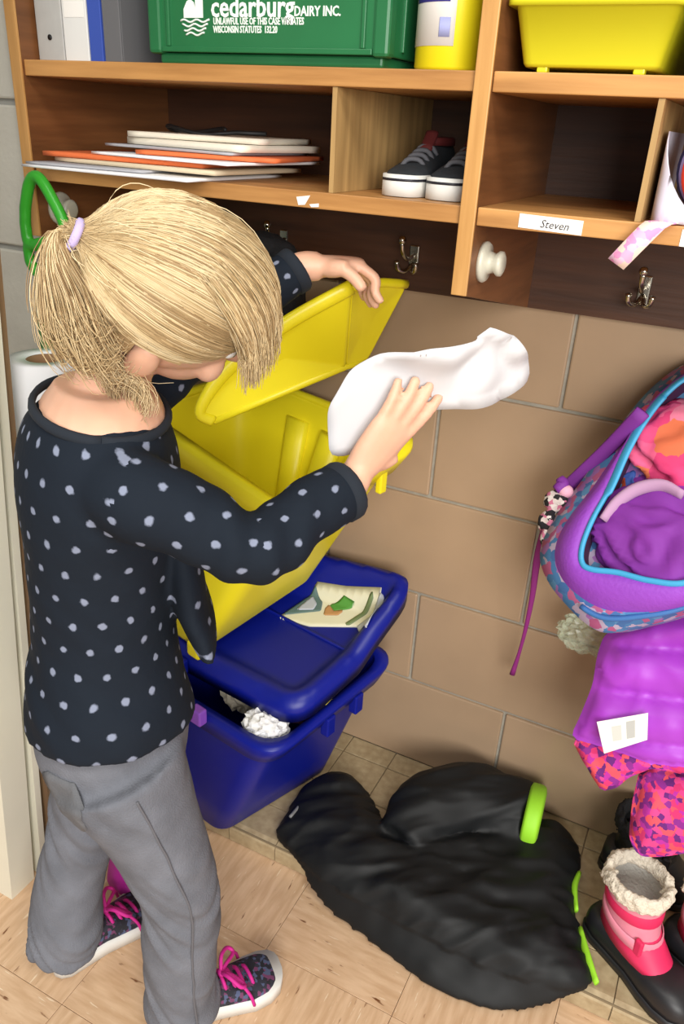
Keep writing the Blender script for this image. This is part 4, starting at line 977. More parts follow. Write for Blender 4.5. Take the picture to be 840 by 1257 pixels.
# ---- hair
rad = np.array([0.072, 0.088, 0.086])
def sc(d, off_):     # direction in head axes -> point on the scalp offset
    d = np.asarray(d, float); d = d/np.linalg.norm(d, axis=-1, keepdims=True); q = d*(rad+off_); return Hc+q@Hx
def slerp(a, b, t):
    a, b = unit(a), unit(b); w_ = math.acos(np.clip(a@b, -1, 1)); t = t[:, None]
    return (np.sin((1-t)*w_)*a+np.sin(t*w_)*b)/math.sin(w_)
EAR_D = unit((1.0, -0.05, -0.36)); PT_D = unit((0.10, -0.98, 0.16)); PTP = sc(PT_D, 0.024)
strands = []; rng = np.random.RandomState(3)
def bundle_noise(k, n): 
    ph = rng.rand(3)*6.28; t = np.linspace(0, 1, n)[:, None]; return np.sin(t*np.array([5, 6.3, 4.1])*k+ph)*1.0
for i in range(9000):    # pulled back to the pony tail
    th_ = rng.uniform(-math.pi, math.pi)
    # hairline curve: th 0 = forehead, +-pi/2 = above/behind the ears, pi = nape
    f_ = math.cos(th_); r_ = math.sin(th_)
    el = 0.42-0.62*abs(th_)/math.pi*2 if abs(th_) < math.pi/2 else -0.20-0.45*(abs(th_)/math.pi*2-1)
    el += rng.uniform(-0.05, 0.9)*max(0, math.cos(th_*0.75))
    d0 = unit((r_*math.cos(el), f_*math.cos(el), math.sin(el)))
    if d0@PT_D > 0.93: continue
    n = 12; t = np.linspace(0, 1, n); D = slerp(d0, PT_D, t)
    lift = 0.009+rng.rand()*0.007; prof = lift*(0.25+0.75*np.sin(np.clip(t*1.25, 0, 1)*math.pi/2))+0.004*np.sin(t*math.pi)
    D = D+0.012*np.sin(t*math.pi)[:, None]*rng.randn(3)+0.008*bundle_noise(1.0, n)*np.sin(t*math.pi)[:, None]
    P = sc(D, prof[:, None]*np.ones(3)); P[-1] = PTP+rng.randn(3)*0.005; P[-2] = P[-2]*0.6+(PTP+rng.randn(3)*0.006)*0.4
    if np.max((D/np.linalg.norm(D, axis=1, keepdims=True))@EAR_D) > 0.955: continue
    strands.append((P, 0.00058, np.clip(0.5+0.42*noise.noise(Vector((d0[0]*5, d0[1]*5, d0[2]*5)))*1.6+0.34*(rng.rand()-0.5), 0, 1)))
G = A(0, 0, -1.0)
for i in range(1500):     # loose front hair falling over the face
    a = rng.uniform(-0.75, 1.0); d0 = unit((0.55*a, -0.25+0.4*rng.rand(), 0.9)); d1 = unit((0.9*a, 0.92, 0.30+0.16*rng.rand()))
    n1 = 7; D = slerp(d0, d1, np.linspace(0, 1, n1)); lift = 0.010+rng.rand()*0.010; P = list(sc(D, lift*np.linspace(0.8, 1.2, n1)[:, None]*np.ones(3)))
    L = rng.uniform(0.004, 0.042); tang = unit(P[-1]-P[-2]); m_ = 6
    for k in range(1, m_+1):
        u = k/m_; dirn = unit(tang*(1-u)*0.9+G*(0.35+u)+hr*0.30*a+RT*0.08-hf*0.30*u*rng.rand()); P.append(P[-1]+dirn*L/m_+rng.randn(3)*0.0006)
    strands.append((np.array(P), 0.00052, 0.2+rng.rand()*0.6))
for i in range(1500):     # pony tail
    n = 12; t = np.linspace(0, 1, n)[:, None]; k = rng.uniform(0, 1); wv_ = rng.randn(3)*0.006; Lf = rng.uniform(0.6, 1.0)
    ctrl = [PTP+rng.randn(3)*0.004, PTP-RT*0.014-FW*0.004-UP*0.002+wv_*0.4, PTP-RT*(0.026-0.020*k)-UP*(0.030)+wv_*0.8-FW*0.010*k, PTP-RT*(0.026-0.036*k)-UP*(0.064)+wv_*1.2, PTP-RT*(0.016-0.034*k)-UP*(0.094)+wv_*1.5,
            PTP+RT*(0.006+0.025*k)-UP*(0.112+0.01*k)+wv_*1.8, PTP+RT*(0.022+0.02*k)-UP*(0.104)+wv_*2.0]
    S_ = smooth_path(ctrl, 18)[:max(6, int(18*Lf))]; strands.append((S_, 0.00058, 0.1+rng.rand()*0.75))
for cl in range(9):      # clumped curls at the nape and behind the ear
    a = cl/8; d0 = unit((0.80-0.5*a, -0.30-0.55*a, -0.45-0.12*rng.rand())); R_ = rng.uniform(0.010, 0.018); L = rng.uniform(0.055, 0.08)+0.035*(1-a)*(a<0.4); ph = rng.rand()*1.5; sg_ = 1 if rng.rand() > 0.3 else -1
    for i in range(60):
        p0 = sc(d0+rng.randn(3)*0.05, 0.008); o_ = rng.randn(3)*0.0035; tw = rng.uniform(0.9, 1.1); P = []; Lk = L*rng.uniform(0.8, 1.0)
        for u in np.linspace(0, 1, 16):
            q = p0+G*Lk*u*(1-0.2*u)+RT*0.030*u*(1-a)-FW*0.016*u+o_*math.sin(u*2.6)
            w_ = u**1.4*4.2*tw+ph*u; P.append(q+sg_*RT*R_*u*math.sin(w_)+UP*R_*u*(1-math.cos(w_))*0.9)
        strands.append((np.array(P), 0.0006, np.clip(0.45+0.25*math.sin(cl*2.1)+0.4*(rng.rand()-0.5), 0, 1)))
for i in range(36):      # flyaways
    d0 = unit(rng.randn(3)+np.array([0.3, -0.2, 0.9])); 
    if d0[1] > 0.6: continue
    D = slerp(d0, PT_D, np.linspace(0, 0.55, 8)); P = sc(D, (0.018+0.012*np.sin(np.linspace(0, 3, 8))*rng.rand())[:, None]*np.ones(3)); strands.append((P, 0.0005, 0.9))
HV, HF, TN, n0 = [], [], [], 0
for P, r_, tone in strands:
    n = len(P); T = np.gradient(P, axis=0); T /= np.maximum(np.linalg.norm(T, axis=1, keepdims=True), 1e-9)
    a = np.cross(T, np.array([0.31, 0.52, 0.79])); a /= np.linalg.norm(a, axis=1, keepdims=True); b = np.cross(T, a)
    rr = r_*np.sin(np.clip(np.linspace(0.25, 3.0, n), 0, math.pi))**0.4; ring = []
    for k in range(3):
        q = 2*math.pi*k/3; ring.append(P+(a*math.cos(q)+b*math.sin(q))*rr[:, None])
    HV.append(np.stack(ring, 1).reshape(-1, 3))
    for i in range(n-1):
        for k in range(3):
            k2 = (k+1) % 3; HF.append((n0+i*3+k, n0+i*3+k2, n0+(i+1)*3+k2, n0+(i+1)*3+k))
    TN.append(np.repeat(np.clip(tone+0.14*np.sin(np.linspace(0, 5, n)+tone*9), 0, 1), 3)); n0 += n*3
# scalp cap
cv, cf = ellipsoid((0, 0, 0), np.eye(3), (1, 1, 1), 48, 32)
keep = []
for q in cf:
    m_ = cv[list(q)].mean(0) if len(q) <= 4 else None
    if m_ is None: 
        keep.append(q) if cv[list(q)].mean(0)[2] > 0 else None; continue
    face_ = (m_[1] > 0.30 and m_[2] < 0.42) or (m_[2] < -0.42-0.25*m_[1]) or (m_[1] > -0.22 and m_[2] < -0.10)
    if not face_: keep.append(q)
capv = Hc+(cv*(rad+0.007))@Hx
HV.append(capv); HF += [tuple(n0+i for i in q) for q in keep]; TN.append(np.full(len(capv), 0.35))
hair = add('hair', (np.vstack(HV), HF), M_hair, girl)
at = hair.data.attributes.new('tone', 'FLOAT', 'POINT'); at.data.foreach_set('value', np.concatenate(TN))
el_ = [PTP+(hr*math.cos(a)+hu*math.sin(a))*0.013 for a in np.linspace(0, 2*math.pi, 25)]
add('hair_elastic', tube(el_, [0.0045]*25, 8), mat('lilac_elastic', (0.74, 0.68, 0.86), 0.8), hair)

# ---- the sheet of paper in her right hand
pd = 0.60
PO = KR+unit(nR)*0.020; pU = unit(cb(1, 0.10, 0.15)); pN = -unit(nR); pN = unit(pN-pU*(pN@pU)); pW = np.cross(pN, pU)
def ps(x, y): q = onplane(x, y, PO, pN)-PO; return (q@pU, q@pW)
ploop = rpoly([ps(*q) for q in [(404, 560), (402, 500), (430, 455), (470, 428), (540, 418), (585, 412), (572, 397), (600, 396), (634, 412), (655, 446), (657, 472), (610, 490), (560, 498), (520, 505), (470, 530), (430, 560)]], 0.012, 5)
def pbend(u, v): near = sm(((u*u+v*v)**0.5-0.05)/0.06); return near*(0.020*math.sin(u*16+0.6))-near*0.026*abs(noise.noise(Vector((u*11+v*5, v*9, 2.0))))+0.030*near*abs(noise.noise(Vector((u*17-v*8, v*20, 7.0))))
paper = pillow(ploop, 0.006, lambda u, v, d: 0.0006, lambda u, v, d: -0.0006, O=PO, U=pU, W=pW, N=pN, bend=pbend)
tag(add('crumpled_paper', paper, mat('held_paper', (0.80, 0.80, 0.81), 0.75)), 'crumpled white sheet of paper held in the girl\'s right hand', 'paper')

# ================================================================== RIGHT SIDE: BACKPACK, COAT, BOOTS, SNOW PANTS
M_purp = mat('purple_fabric', (0.56, 0.25, 0.72), 0.6, var=0.06, vscale=12, bump=0.2, bscale=200)
M_purpd = mat('violet_fabric', (0.46, 0.16, 0.55), 0.7, var=0.1, vscale=14)
M_turq = mat('turquoise_trim', (0.24, 0.62, 0.80), 0.5)
M_bagprint = cells_mat('splashed_print', [(0.26, 0.46, 0.66), (0.33, 0.53, 0.70), (0.60, 0.40, 0.66), (0.68, 0.62, 0.72), (0.24, 0.40, 0.62), (0.66, 0.33, 0.50)], 80, 0.7)
M_inner = mat('dark_plum_lining', (0.22, 0.07, 0.22), 0.8)
BO = on(770, 630, 'y', -0.215); BN = unit((-0.25, -0.75, 0.60))
def bpt(x, y, off_): return onplane(x, y, BO, BN)+BN*off_
r1 = [(845, 465), (815, 488), (790, 520), (770, 555), (750, 600), (728, 640), (716, 672), (716, 692), (728, 700), (760, 704), (800, 714), (845, 716), (905, 690), (930, 600), (915, 510), (880, 465)]
r2 = [(843, 455), (808, 480), (782, 512), (758, 550), (728, 595), (700, 630), (684, 662), (684, 690), (700, 715), (740, 736), (795, 743), (845, 736), (925, 705), (955, 600), (935, 500), (885, 450)]
r3 = [(842, 450), (805, 476), (776, 508), (748, 548), (712, 598), (682, 640), (666, 676), (670, 705), (692, 738), (735, 774), (792, 766), (845, 750), (930, 715), (965, 600), (945, 495), (888, 440)]
def ringpx(px, off_, n=64):
    P = [bpt(x, y, off_) for x, y in px]; P = P+[P[0], P[1], P[2]]; S_ = smooth_path([P[-4]]+P, 8*(len(P)+1))
    Q = np.vstack([P[:-2]]); S_ = smooth_path(np.array(P), (len(P)-1)*8+1); return S_[8:8*17]
R1, R2 = ringpx(r1, 0.0), ringpx(r2, -0.012); 
off3 = -0.052
P3_ = np.array([onplane(x, y, BO+BN*off3, BN) for x, y in r3]); P3_ = np.vstack([P3_, P3_[:3]]); R3 = smooth_path(P3_, 18*8+1)[8:8*17]
c3 = R3.mean(0); R4 = c3+(R3-c3)*0.94-BN*0.060; R5 = c3+(R3-c3)*0.80-BN*0.090
for R_ in (R3, R4, R5): R_[:, 1] = np.minimum(R_[:, 1], -0.012)
c1 = R1.mean(0)
bp_ = thing('backpack', (c1[0], -0.1, c1[2]-0.2), 'open purple backpack with turquoise zip trim and splashed print, hanging on the wall', 'backpack')
def shrink(R_, k, off_): c = R_.mean(0); return c+(R_-c)*k+BN*off_
add('front_panel', loft([shrink(R1, 0.99, -0.004), R1+BN*0.004, R1*0.5+R2*0.5+BN*0.010, R2, R2*0.6+R3*0.4-BN*0.004], cap=False), M_purp, bp_)
add('body', loft([R2*0.75+R3*0.25-BN*0.002, R3+BN*0.008, R3-BN*0.01, R4, R5], cap=True), M_bagprint, bp_)
pr_ = [(0.0055, 0.004)]*len(R1); pr_ = [((0.011, 0.004) if (i < 26 or i > 120) else (0.0045, 0.0035)) for i in range(len(R1)+1)]
add('zip_trim', tube(np.vstack([R1, R1[:1]])+BN*0.004, pr_, 8), M_turq, bp_)
add('lower_trim', tube(R3[60:104]*0.55+R2[60:104]*0.45-BN*0.0+BN*0.006, [(0.005, 0.004)]*44, 8), mat('teal_piping', (0.22, 0.42, 0.66), 0.5), bp_)
add('lining', loft([shrink(R1, 0.985, 0.0), shrink(R1, 0.97, -0.05), shrink(R1, 0.88, -0.10), shrink(R1, 0.3, -0.112)], cap='end'), M_inner, bp_)
sp_ = [on(x, y, 'y', yy) for x, y, yy in ((672, 640, -0.125), (660, 685, -0.10), (654, 730, -0.09), (646, 770, -0.075), (638, 800, -0.06), (629, 828, -0.05))]
add('strap', tube(sp_, [(0.006, 0.0018), (0.006, 0.0018), (0.0045, 0.0018), (0.0035, 0.0016), (0.003, 0.0016), (0.005, 0.003)], 8, side=(1, 0.2, 0), n=24), mat('magenta_webbing', (0.55, 0.15, 0.48), 0.7), bp_)
lp_ = [on(x, y, 'y', yy) for x, y, yy in ((790, 505, -0.15), (745, 552, -0.13), (705, 590, -0.12), (690, 605, -0.12))]
add('shoulder_strap', tube(lp_, [(0.010, 0.003)]*4, 10, side=(0.6, 0, -0.5), n=16), M_purpd, bp_)
def cloth_ball(c, rr, m, name, label, cat, seed, s=2.0, amp=0.5, group=None, axes=None):
    bm = bmesh.new(); bmesh.ops.create_icosphere(bm, subdivisions=5, radius=1.0); Vb = np.array([v.co[:] for v in bm.verts]); Fb = [tuple(v.index for v in f.verts) for f in bm.faces]; bm.free()
    out = []
    for q in Vb:
        w_ = Vector(q*s+seed); w2 = w_+0.7*noise.noise_vector(w_*0.9)
        k = 1+amp*(0.3-abs(noise.noise(w2*0.9)))*0.8+amp*0.06*noise.noise(w2*3); out.append(q*k*np.array(rr))
    out = np.array(out)
    if axes is not None: out = out@np.asarray(axes)
    return tag(add(name, (np.asarray(c)+out, Fb), m), label, cat, group)
bu = unit(np.cross((0, 0, 1), BN)); bw = np.cross(BN, bu); AX = np.stack([bu, bw, BN])
M_pf = mat('purple_knit', (0.48, 0.16, 0.58), 0.75, var=0.08, vscale=20); M_pk = cells_mat('pink_orange_cloth', [(0.90, 0.30, 0.50), (0.93, 0.38, 0.55), (0.88, 0.45, 0.30), (0.86, 0.24, 0.46), (0.92, 0.50, 0.62)], 26, 0.75)
M_mix = cells_mat('blue_orange_cloth', [(0.16, 0.20, 0.52), (0.22, 0.35, 0.66), (0.70, 0.28, 0.16), (0.15, 0.14, 0.36)], 42, 0.75)
cloth_ball(bpt(815, 655, -0.034), (0.104, 0.074, 0.042), M_pf, 'bunched_jacket', 'dark purple jacket bunched up in the open backpack', 'jacket', 3.0, 2.0, 0.75, axes=AX)
cloth_ball(bpt(853, 545, -0.034), (0.098, 0.062, 0.042), M_pk, 'bunched_shirt', 'pink and orange garment stuffed in the open backpack', 'garment', 9.0, 2.0, 0.75, axes=AX)
cloth_ball(bpt(768, 583, -0.042), (0.024, 0.028, 0.020), M_mix, 'bunched_scarf', 'small blue and orange cloth tucked in the backpack beside the pink garment', 'cloth', 5.0, 2.2, 0.5, axes=AX)
# collar roll of the jacket in the pack
cp = [bpt(x, y, 0.006) for x, y in ((742, 640), (760, 618), (785, 602), (815, 598), (840, 610))]
tag(add('rolled_sleeve', tube(cp, [(0.004, 0.007), (0.006, 0.009), (0.007, 0.010), (0.006, 0.010), (0.004, 0.008)], 12, n=20), mat('mauve_lining', (0.70, 0.55, 0.68), 0.8)), 'mauve rolled cuff lying on the purple jacket in the backpack', 'cuff')
# keychain plush
M_leop = cells_mat('spotted_plush', [(0.08, 0.07, 0.09), (0.82, 0.78, 0.76), (0.75, 0.70, 0.68), (0.10, 0.09, 0.10), (0.70, 0.40, 0.50)], 150, 0.9)
kp = on(684, 622, 'y', -0.150)
ky_ = thing('plush_keychain', kp, 'spotted plush charm dangling at the side of the backpack', 'keychain')
k1 = displace(fuse([ellipsoid(kp+cb(0.0, 0.006, 0), np.eye(3), (0.020, 0.014, 0.017)), ellipsoid(kp+cb(-0.014, -0.022, 0), np.eye(3), (0.013, 0.011, 0.018)), ellipsoid(kp+cb(0.018, 0.010, 0), np.eye(3), (0.012, 0.010, 0.012))], 0.003, 2), lambda p: 0.003*fbm(p, 90, 2))
add('body', k1, M_leop, ky_)
add('tail', tube([kp+cb(-0.016, -0.034, -0.004), kp+cb(-0.020, -0.048, -0.004), kp+cb(-0.017, -0.060, -0.002)], [0.006, 0.006, 0.003], 8, n=8), M_leop, ky_)
add('pompom', ellipsoid(kp+cb(0.010, 0.022, -0.010), np.eye(3), (0.011, 0.010, 0.010), 14, 10), mat('pale_pink_pompom', (0.88, 0.66, 0.74), 0.9), ky_)
add('bow', tube([kp+cb(-0.004, 0.024, -0.008), kp+cb(0.006, 0.032, -0.008), kp+cb(0.002, 0.042, -0.006)], [0.007, 0.010, 0.006], 10, n=8), M_purpd, ky_)
# clear plastic wrap under the pack
M_clear = mat('clear_film', (0.80, 0.84, 0.74), 0.25, alpha=0.35)
crumple(on(722, 778, 'y', -0.085), 0.030, 2.4, M_clear, 'plastic_bag', 'crumpled clear plastic bag peeking out under the backpack', 'bag', seed=4, flat=(1.1, 0.6, 0.85), amp=0.5)

# ---- purple coat
M_coat = mat('orchid_nylon', (0.65, 0.24, 0.76), 0.45, var=0.04, vscale=10)
M_pat = cells_mat('pink_orange_purple_print', [(0.80, 0.18, 0.42), (0.52, 0.13, 0.52), (0.88, 0.30, 0.36), (0.70, 0.16, 0.60), (0.38, 0.10, 0.44), (0.85, 0.25, 0.52)], 110, 0.85)
CO = on(790, 850, 'y', -0.19); CN = unit((-0.12, -0.90, 0.42)); CU = unit(np.cross((0, 0, 1), CN)); CW = np.cross(CN, CU)
def cpt(x, y, d=0.0): q = onplane(x, y, CO+CN*d, CN)-(CO+CN*d); return (q@CU, q@CW)
coat = thing('winter_coat', (CO[0], CO[1], CO[2]-0.12), 'bright purple puffy coat with patterned pink hem hanging below the backpack', 'coat')
ol = [(742, 778), (790, 758), (845, 738), (930, 720), (985, 780), (990, 880), (985, 950), (900, 946), (845, 944), (800, 940), (760, 926), (722, 914), (700, 905), (712, 880), (728, 840), (733, 805)]
seams = [((722, 842), (880, 862)), ((735, 790), (900, 800)), ((710, 900), (990, 930))]
sg = [(np.array(cpt(*a)), np.array(cpt(*b))) for a, b in seams]
def quilt(u, v, d):
    p_ = np.array((u, v)); q = 1.0
    for a, b in sg:
        t = np.clip((p_-a)@(b-a)/((b-a)@(b-a)), 0, 1); q = min(q, np.linalg.norm(p_-a-(b-a)*t)/0.026)
    q = min(q, 1)**0.5
    return 0.034*min(1, d/0.035)**0.5*(0.40+0.60*q)+0.010*(0.3-abs(noise.noise(Vector((u*26+v*8, v*18, 1)))))*min(1, d/0.02)
add('shell', pillow(rpoly([cpt(*q) for q in ol], 0.012), 0.006, quilt, lambda u, v, d: -0.014*min(1, d/0.03)**0.5, O=CO, U=CU, W=CW, N=CN), M_coat, coat)
hem = [(699, 904), (715, 935), (738, 972), (757, 968), (772, 955), (800, 944), (845, 952), (985, 962), (985, 936), (845, 934), (790, 926), (740, 908)]
add('hem', pillow(rpoly([cpt(*q) for q in hem], 0.006), 0.0045, lambda u, v, d: 0.012*min(1, d/0.01)**0.5+0.004*noise.noise(Vector((u*50, v*50, 0))), lambda u, v, d: -0.008*min(1, d/0.01)**0.5, O=CO-CN*0.004, U=CU, W=CW, N=CN), M_pat, coat)
slv = [(786, 942), (776, 985), (772, 1030), (784, 1052), (815, 1052), (850, 1046), (910, 1040), (915, 950)]
add('lining_sleeve', pillow(rpoly([cpt(*q, -0.03) for q in slv], 0.012), 0.0055, lambda u, v, d: 0.030*min(1, d/0.03)**0.5+0.006*noise.noise(Vector((u*35, v*16, 3))), lambda u, v, d: -0.025*min(1, d/0.03)**0.5, O=CO-CN*0.030, U=CU, W=CW, N=CN), M_pat, coat)
tgp = [cpt(*q, 0.044) for q in ((733, 886), (796, 875), (795, 908), (742, 925))]
M_tag = mat('white_tag', (0.90, 0.90, 0.86), 0.7)
tg_ = add('care_label', plate([tgp[0], tgp[3], tgp[2], tgp[1]], CO+CN*0.044, CU, CW, 0.0008), M_tag, coat, smooth=False)
tgi = [cpt(*q, 0.044) for q in ((769, 886), (780, 884), (780, 905), (770, 907))]
add('print', plate(tgi, CO+CN*0.0449, CU, CW, 0.0002), mat('grey_print', (0.70, 0.70, 0.68), 0.7), tg_, smooth=False)
tgi = [cpt(*q, 0.044) for q in ((751, 892), (763, 890), (764, 908), (753, 910))]
add('print', plate(tgi, CO+CN*0.0449, CU, CW, 0.0002), mat('light_grey_print', (0.78, 0.78, 0.75), 0.7), tg_, smooth=False)

# ---- boots
M_rub = mat('black_rubber', (0.11, 0.11, 0.125), 0.45); M_bpink = mat('pale_pink_nylon', (0.86, 0.52, 0.60), 0.6, var=0.06, vscale=60); M_bhot = mat('hot_pink_nylon', (0.84, 0.16, 0.36), 0.55)
M_fur = mat('cream_fleece', (0.85, 0.81, 0.74), 0.95, var=0.1, vscale=120, bump=0.8, bscale=260); M_insole = mat('grey_fleece', (0.70, 0.69, 0.66), 0.95, bump=0.6, bscale=200)
def snow_boot(pos, d, label, mats, L=0.205, H=0.165, grp='pink snow boots'):
    d = unit((d[0], d[1], 0)); sd = np.array([d[1], -d[0], 0.0]); M = np.stack([sd, d, (0, 0, 1)], 1); pos = np.asarray(pos, float); T = lambda vf: xform(vf, M, pos)
    root = thing('snow_boot', pos, label, 'boot', grp); Wd = 0.086
    ts = np.array([0.0, 0.04, 0.14, 0.30, 0.48, 0.64, 0.78, 0.90, 0.97, 1.0]); wd = np.array([0.45, 0.66, 0.80, 0.80, 0.82, 0.96, 1.0, 0.88, 0.60, 0.35])*Wd/2
    hh = np.array([0.045, 0.052, 0.054, 0.050, 0.046, 0.050, 0.056, 0.050, 0.038, 0.026])
    rings = []
    for t, w_, h in zip(ts, wd, hh):
        rings.append(np.array([(w_*math.copysign(abs(math.cos(q))**0.6, math.cos(q)), t*L, 0.012+(h-0.012)*abs(math.sin(q))**0.6) for q in np.linspace(0, math.pi, 15)]))
    add('rubber_shell', T(loft(rings)), mats[0], root)
    P = [(s*w_*1.05, (t-0.5)*L*1.02+0.5*L) for s, r_ in ((1, range(10)), (-1, reversed(range(10)))) for i in r_ for t, w_ in ((ts[i], wd[i]),)]
    add('sole', T(loft([np.array([(x, y, z) for x, y in P]) for z in (0.0006, 0.008, 0.016)])), mats[0], root)
    a = np.linspace(0, 2*math.pi, 32, endpoint=False)
    def rg(yc, rx, ry, z, tilt=0.0): return np.stack([rx*np.cos(a), yc+ry*np.sin(a), z+tilt*np.sin(a)*ry], 1)
    add('vamp', T(loft([rg(0.088, 0.037, 0.074, 0.046, -0.10), rg(0.084, 0.0365, 0.068, 0.062, -0.25), rg(0.075, 0.036, 0.056, 0.078, -0.25), rg(0.066, 0.0365, 0.047, 0.092, -0.12)])), mats[2], root)
    sh = add('shaft', T(loft([rg(0.066, 0.0375, 0.048, 0.086, -0.15), rg(0.062, 0.039, 0.046, 0.105), rg(0.060, 0.041, 0.046, 0.135), rg(0.058, 0.043, 0.047, H-0.012)], cap=False)), mats[1], root)
    add('band', T(loft([rg(0.062, 0.0392, 0.0464, 0.112), rg(0.061, 0.0415, 0.048, 0.116), rg(0.060, 0.0425, 0.048, 0.130), rg(0.060, 0.0412, 0.0464, 0.134)], cap=False)), mats[2], sh)
    add('strap', T(loft([rg(0.068, 0.0385, 0.0515, 0.076, -0.25), rg(0.068, 0.0415, 0.0545, 0.078, -0.25), rg(0.066, 0.0415, 0.0525, 0.094, -0.22), rg(0.066, 0.0395, 0.050, 0.096, -0.22)], cap=False)), mats[1], root)
    add('strap_keeper', T(boxvf(0.026, 0.034, 0.098, 0.112, 0.066, 0.096, 0.003)), mats[2], root, smooth=False)
    cu_ = fuse([tube([(0.043*math.cos(q), 0.058+0.047*math.sin(q), H-0.004) for q in np.linspace(0, 2*math.pi, 40)], [(0.008, 0.016)]*40, 12, side=(0.001, 0.001, 0))], 0.003, 1)
    cu_ = displace(cu_, lambda p: 0.0035*fbm(p, 120, 2)); add('fleece_cuff', T(cu_), mats[3], root)
    add('insole', T(loft([rg(0.058, 0.039, 0.043, H-0.004), rg(0.058, 0.036, 0.040, H-0.04), rg(0.06, 0.030, 0.038, H-0.09), rg(0.06, 0.008, 0.010, H-0.095)], cap='end')), mats[4], root)
PKB = (M_rub, M_bpink, M_bhot, M_fur, M_insole)
snow_boot((0.764, -0.200, LZ+0.0012), (0.84, -0.54), 'pink snow boot with cream fleece cuff beside the black snow pants', PKB)
snow_boot((0.880, -0.165, LZ+0.0012), (0.86, -0.50), 'pink snow boot standing against the other boot under the coat', PKB)
DKB = (M_rub, mat('dark_nylon', (0.10, 0.10, 0.11), 0.7), M_rub, mat('black_fleece', (0.09, 0.09, 0.10), 0.95, bump=0.6, bscale=260), M_black)
snow_boot((0.755, -0.056, LZ+0.0012), (0.98, -0.12), 'small black boot by the wall behind the pink boots', DKB, L=0.16, H=0.125, grp=None)

# ---- black snow pants
M_pants = mat('black_nylon', (0.075, 0.082, 0.088), 0.58, var=0.15, vscale=10, spec=0.3)
M_limec = mat('lime_trim', (0.60, 0.86, 0.18), 0.6)
outline = [(333, 1022), (355, 990), (372, 965), (395, 950), (415, 946), (440, 953), (455, 975), (475, 1010), (500, 1030), (560, 1015), (640, 1003), (690, 1006), (715, 1045), (712, 1075), (705, 1100), (715, 1150), (733, 1212), (680, 1220), (600, 1216), (530, 1188), (480, 1150), (440, 1120), (400, 1095), (380, 1075), (360, 1045)]
op = rpoly([on(x, y, 'z', 0.058)[:2] for x, y in outline], 0.03, 5)
def gz(y): return LZ+0.0015 if y > LY-0.012 else LZ+0.0015+(0.003-LZ)*sm((LY-0.012-y)/0.05)
def ptop(u, v, d):
    f1 = noise.noise(Vector((u*9+v*5, v*22-u*13, 0.3))); f2 = noise.noise(Vector((u*30, v*34, 4.0)))
    return gz(v)+0.007+0.042*min(1, d/0.06)**0.55*(1+0.20*f1)+0.006*f2*min(1, d/0.02)
pants = thing('snow_pants', (0.52, -0.25, LZ), 'black snow pants with lime green trim crumpled on the floor and ledge', 'pants')
pv_ = pillow(op, 0.0065, ptop, lambda u, v, d: gz(v))
legp = [A(0.425, -0.235, 0.080), A(0.440, -0.165, 0.098), A(0.490, -0.105, 0.104), A(0.555, -0.085, 0.100), A(0.612, -0.080, 0.100)]
leg = tube(legp, [(0.045, 0.030), (0.062, 0.044), (0.068, 0.050), (0.062, 0.048), (0.058, 0.048)], 24, n=24)
pv_ = fuse([pv_, leg], 0.0055, 10)
pv_ = displace(pv_, lambda p: (0.012*(0.4-abs(noise.noise(Vector((p[0]*7+p[1]*5, p[1]*22-p[0]*15, p[2]*12)))))+0.0035*(0.3-abs(noise.noise(Vector((p[0]*9+p[1]*6, p[1]*52-p[0]*34, p[2]*26+5)))))) if p[2] > LZ+0.012 else 0.0)
add('body', pv_, M_pants, pants)
dl = unit(legp[-1]-legp[-2]); 
add('lime_cuff', tube([legp[-1]-dl*0.004, legp[-1]+dl*0.002, legp[-1]+dl*0.022, legp[-1]+dl*0.027], [(0.060, 0.050), (0.0655, 0.055), (0.064, 0.054), (0.050, 0.042)], 40, n=14), M_limec, pants)
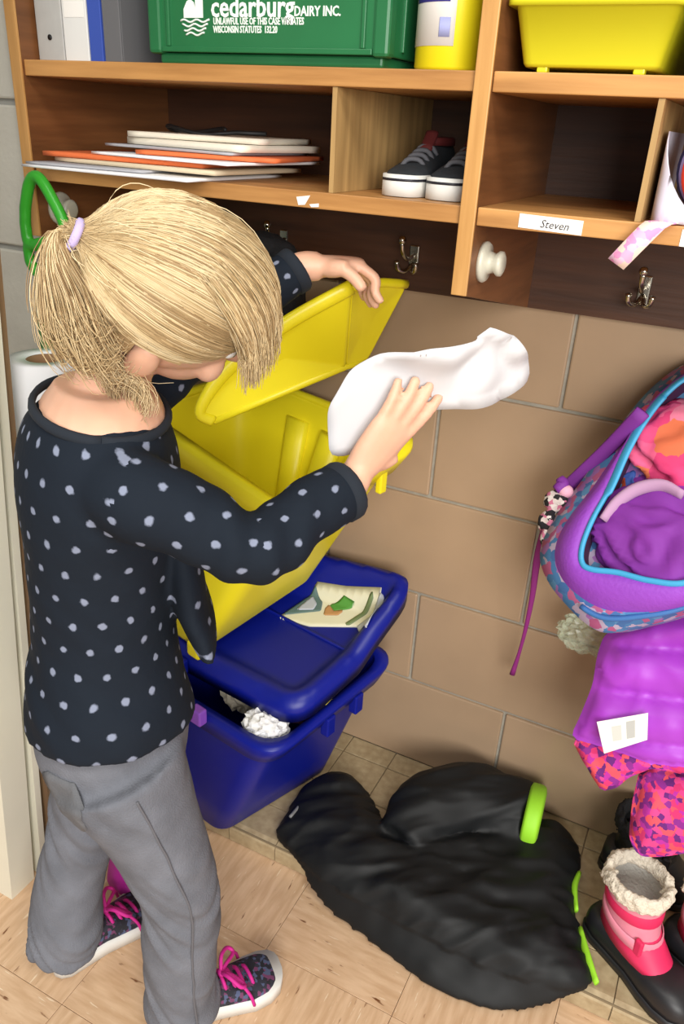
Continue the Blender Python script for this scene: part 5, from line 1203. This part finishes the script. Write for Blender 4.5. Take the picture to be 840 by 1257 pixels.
for seg_ in ([(711, 1072), (705, 1090), (708, 1118)], [(712, 1140), (722, 1180), (733, 1207)]):
    add('lime_trim', tube([on(x, y, 'z', 0.060) for x, y in seg_], [(0.004, 0.007), (0.006, 0.010), (0.003, 0.006)], 10, n=12), M_limec, pants)
add('zip_pull', tube([on(x, y, 'z', 0.080) for x, y in ((356, 1003), (366, 992), (372, 984))], [0.003, 0.004, 0.003], 8, n=8), mat('grey_zip', (0.45, 0.45, 0.45), 0.5), pants)

# ---- small things on the floor
sc_ = on(368, 948, 'z', LZ+0.002)
tag(add('paper_scrap', pillow(rpoly([(-0.011, -0.006), (0.010, -0.008), (0.012, 0.005), (-0.004, 0.009)], 0.002, 3), 0.002, lambda u, v, d: 0.0010, lambda u, v, d: 0.0002, O=sc_-A(0, 0, 0.0005), bend=lambda u, v: 0.0012*(1+math.sin(u*200))), mat('salmon_paper', (0.88, 0.42, 0.45), 0.8)), 'tiny salmon pink paper scrap on the tiled ledge by the blue bin', 'paper')
M_mag = mat('magenta_nylon', (0.66, 0.12, 0.55), 0.5, var=0.06, vscale=12)
mo = A(0.010, -0.527, 0.0012)
mg = thing('drawstring_pouch', mo, 'smooth magenta pouch standing on the floor behind the girl\'s foot', 'pouch')
mU, mN = unit((0.98, -0.18, 0)), unit((-0.17, -0.95, 0.25)); mN = unit(mN-mU*(mN@mU)); mW = np.cross(mN, mU); mW = mW if mW[2] > 0 else -mW
mb = pillow(rpoly([(-0.034, 0.0), (0.032, 0.0), (0.032, 0.10), (0.020, 0.135), (-0.020, 0.135), (-0.033, 0.10)], 0.02), 0.006, lambda u, v, d: 0.016*min(1, d/0.03)**0.5, lambda u, v, d: -0.016*min(1, d/0.03)**0.5, O=mo+A(0, 0.0, 0.006), U=mU, W=mW, N=mN)
add('body', mb, M_mag, mg)
add('drawstring', tube([mo+mU*x+mW*0.112+mN*0.0165+A(0, 0, 0.006) for x in np.linspace(-0.026, 0.026, 8)], [0.0025]*8, 7), M_purpd, mg)
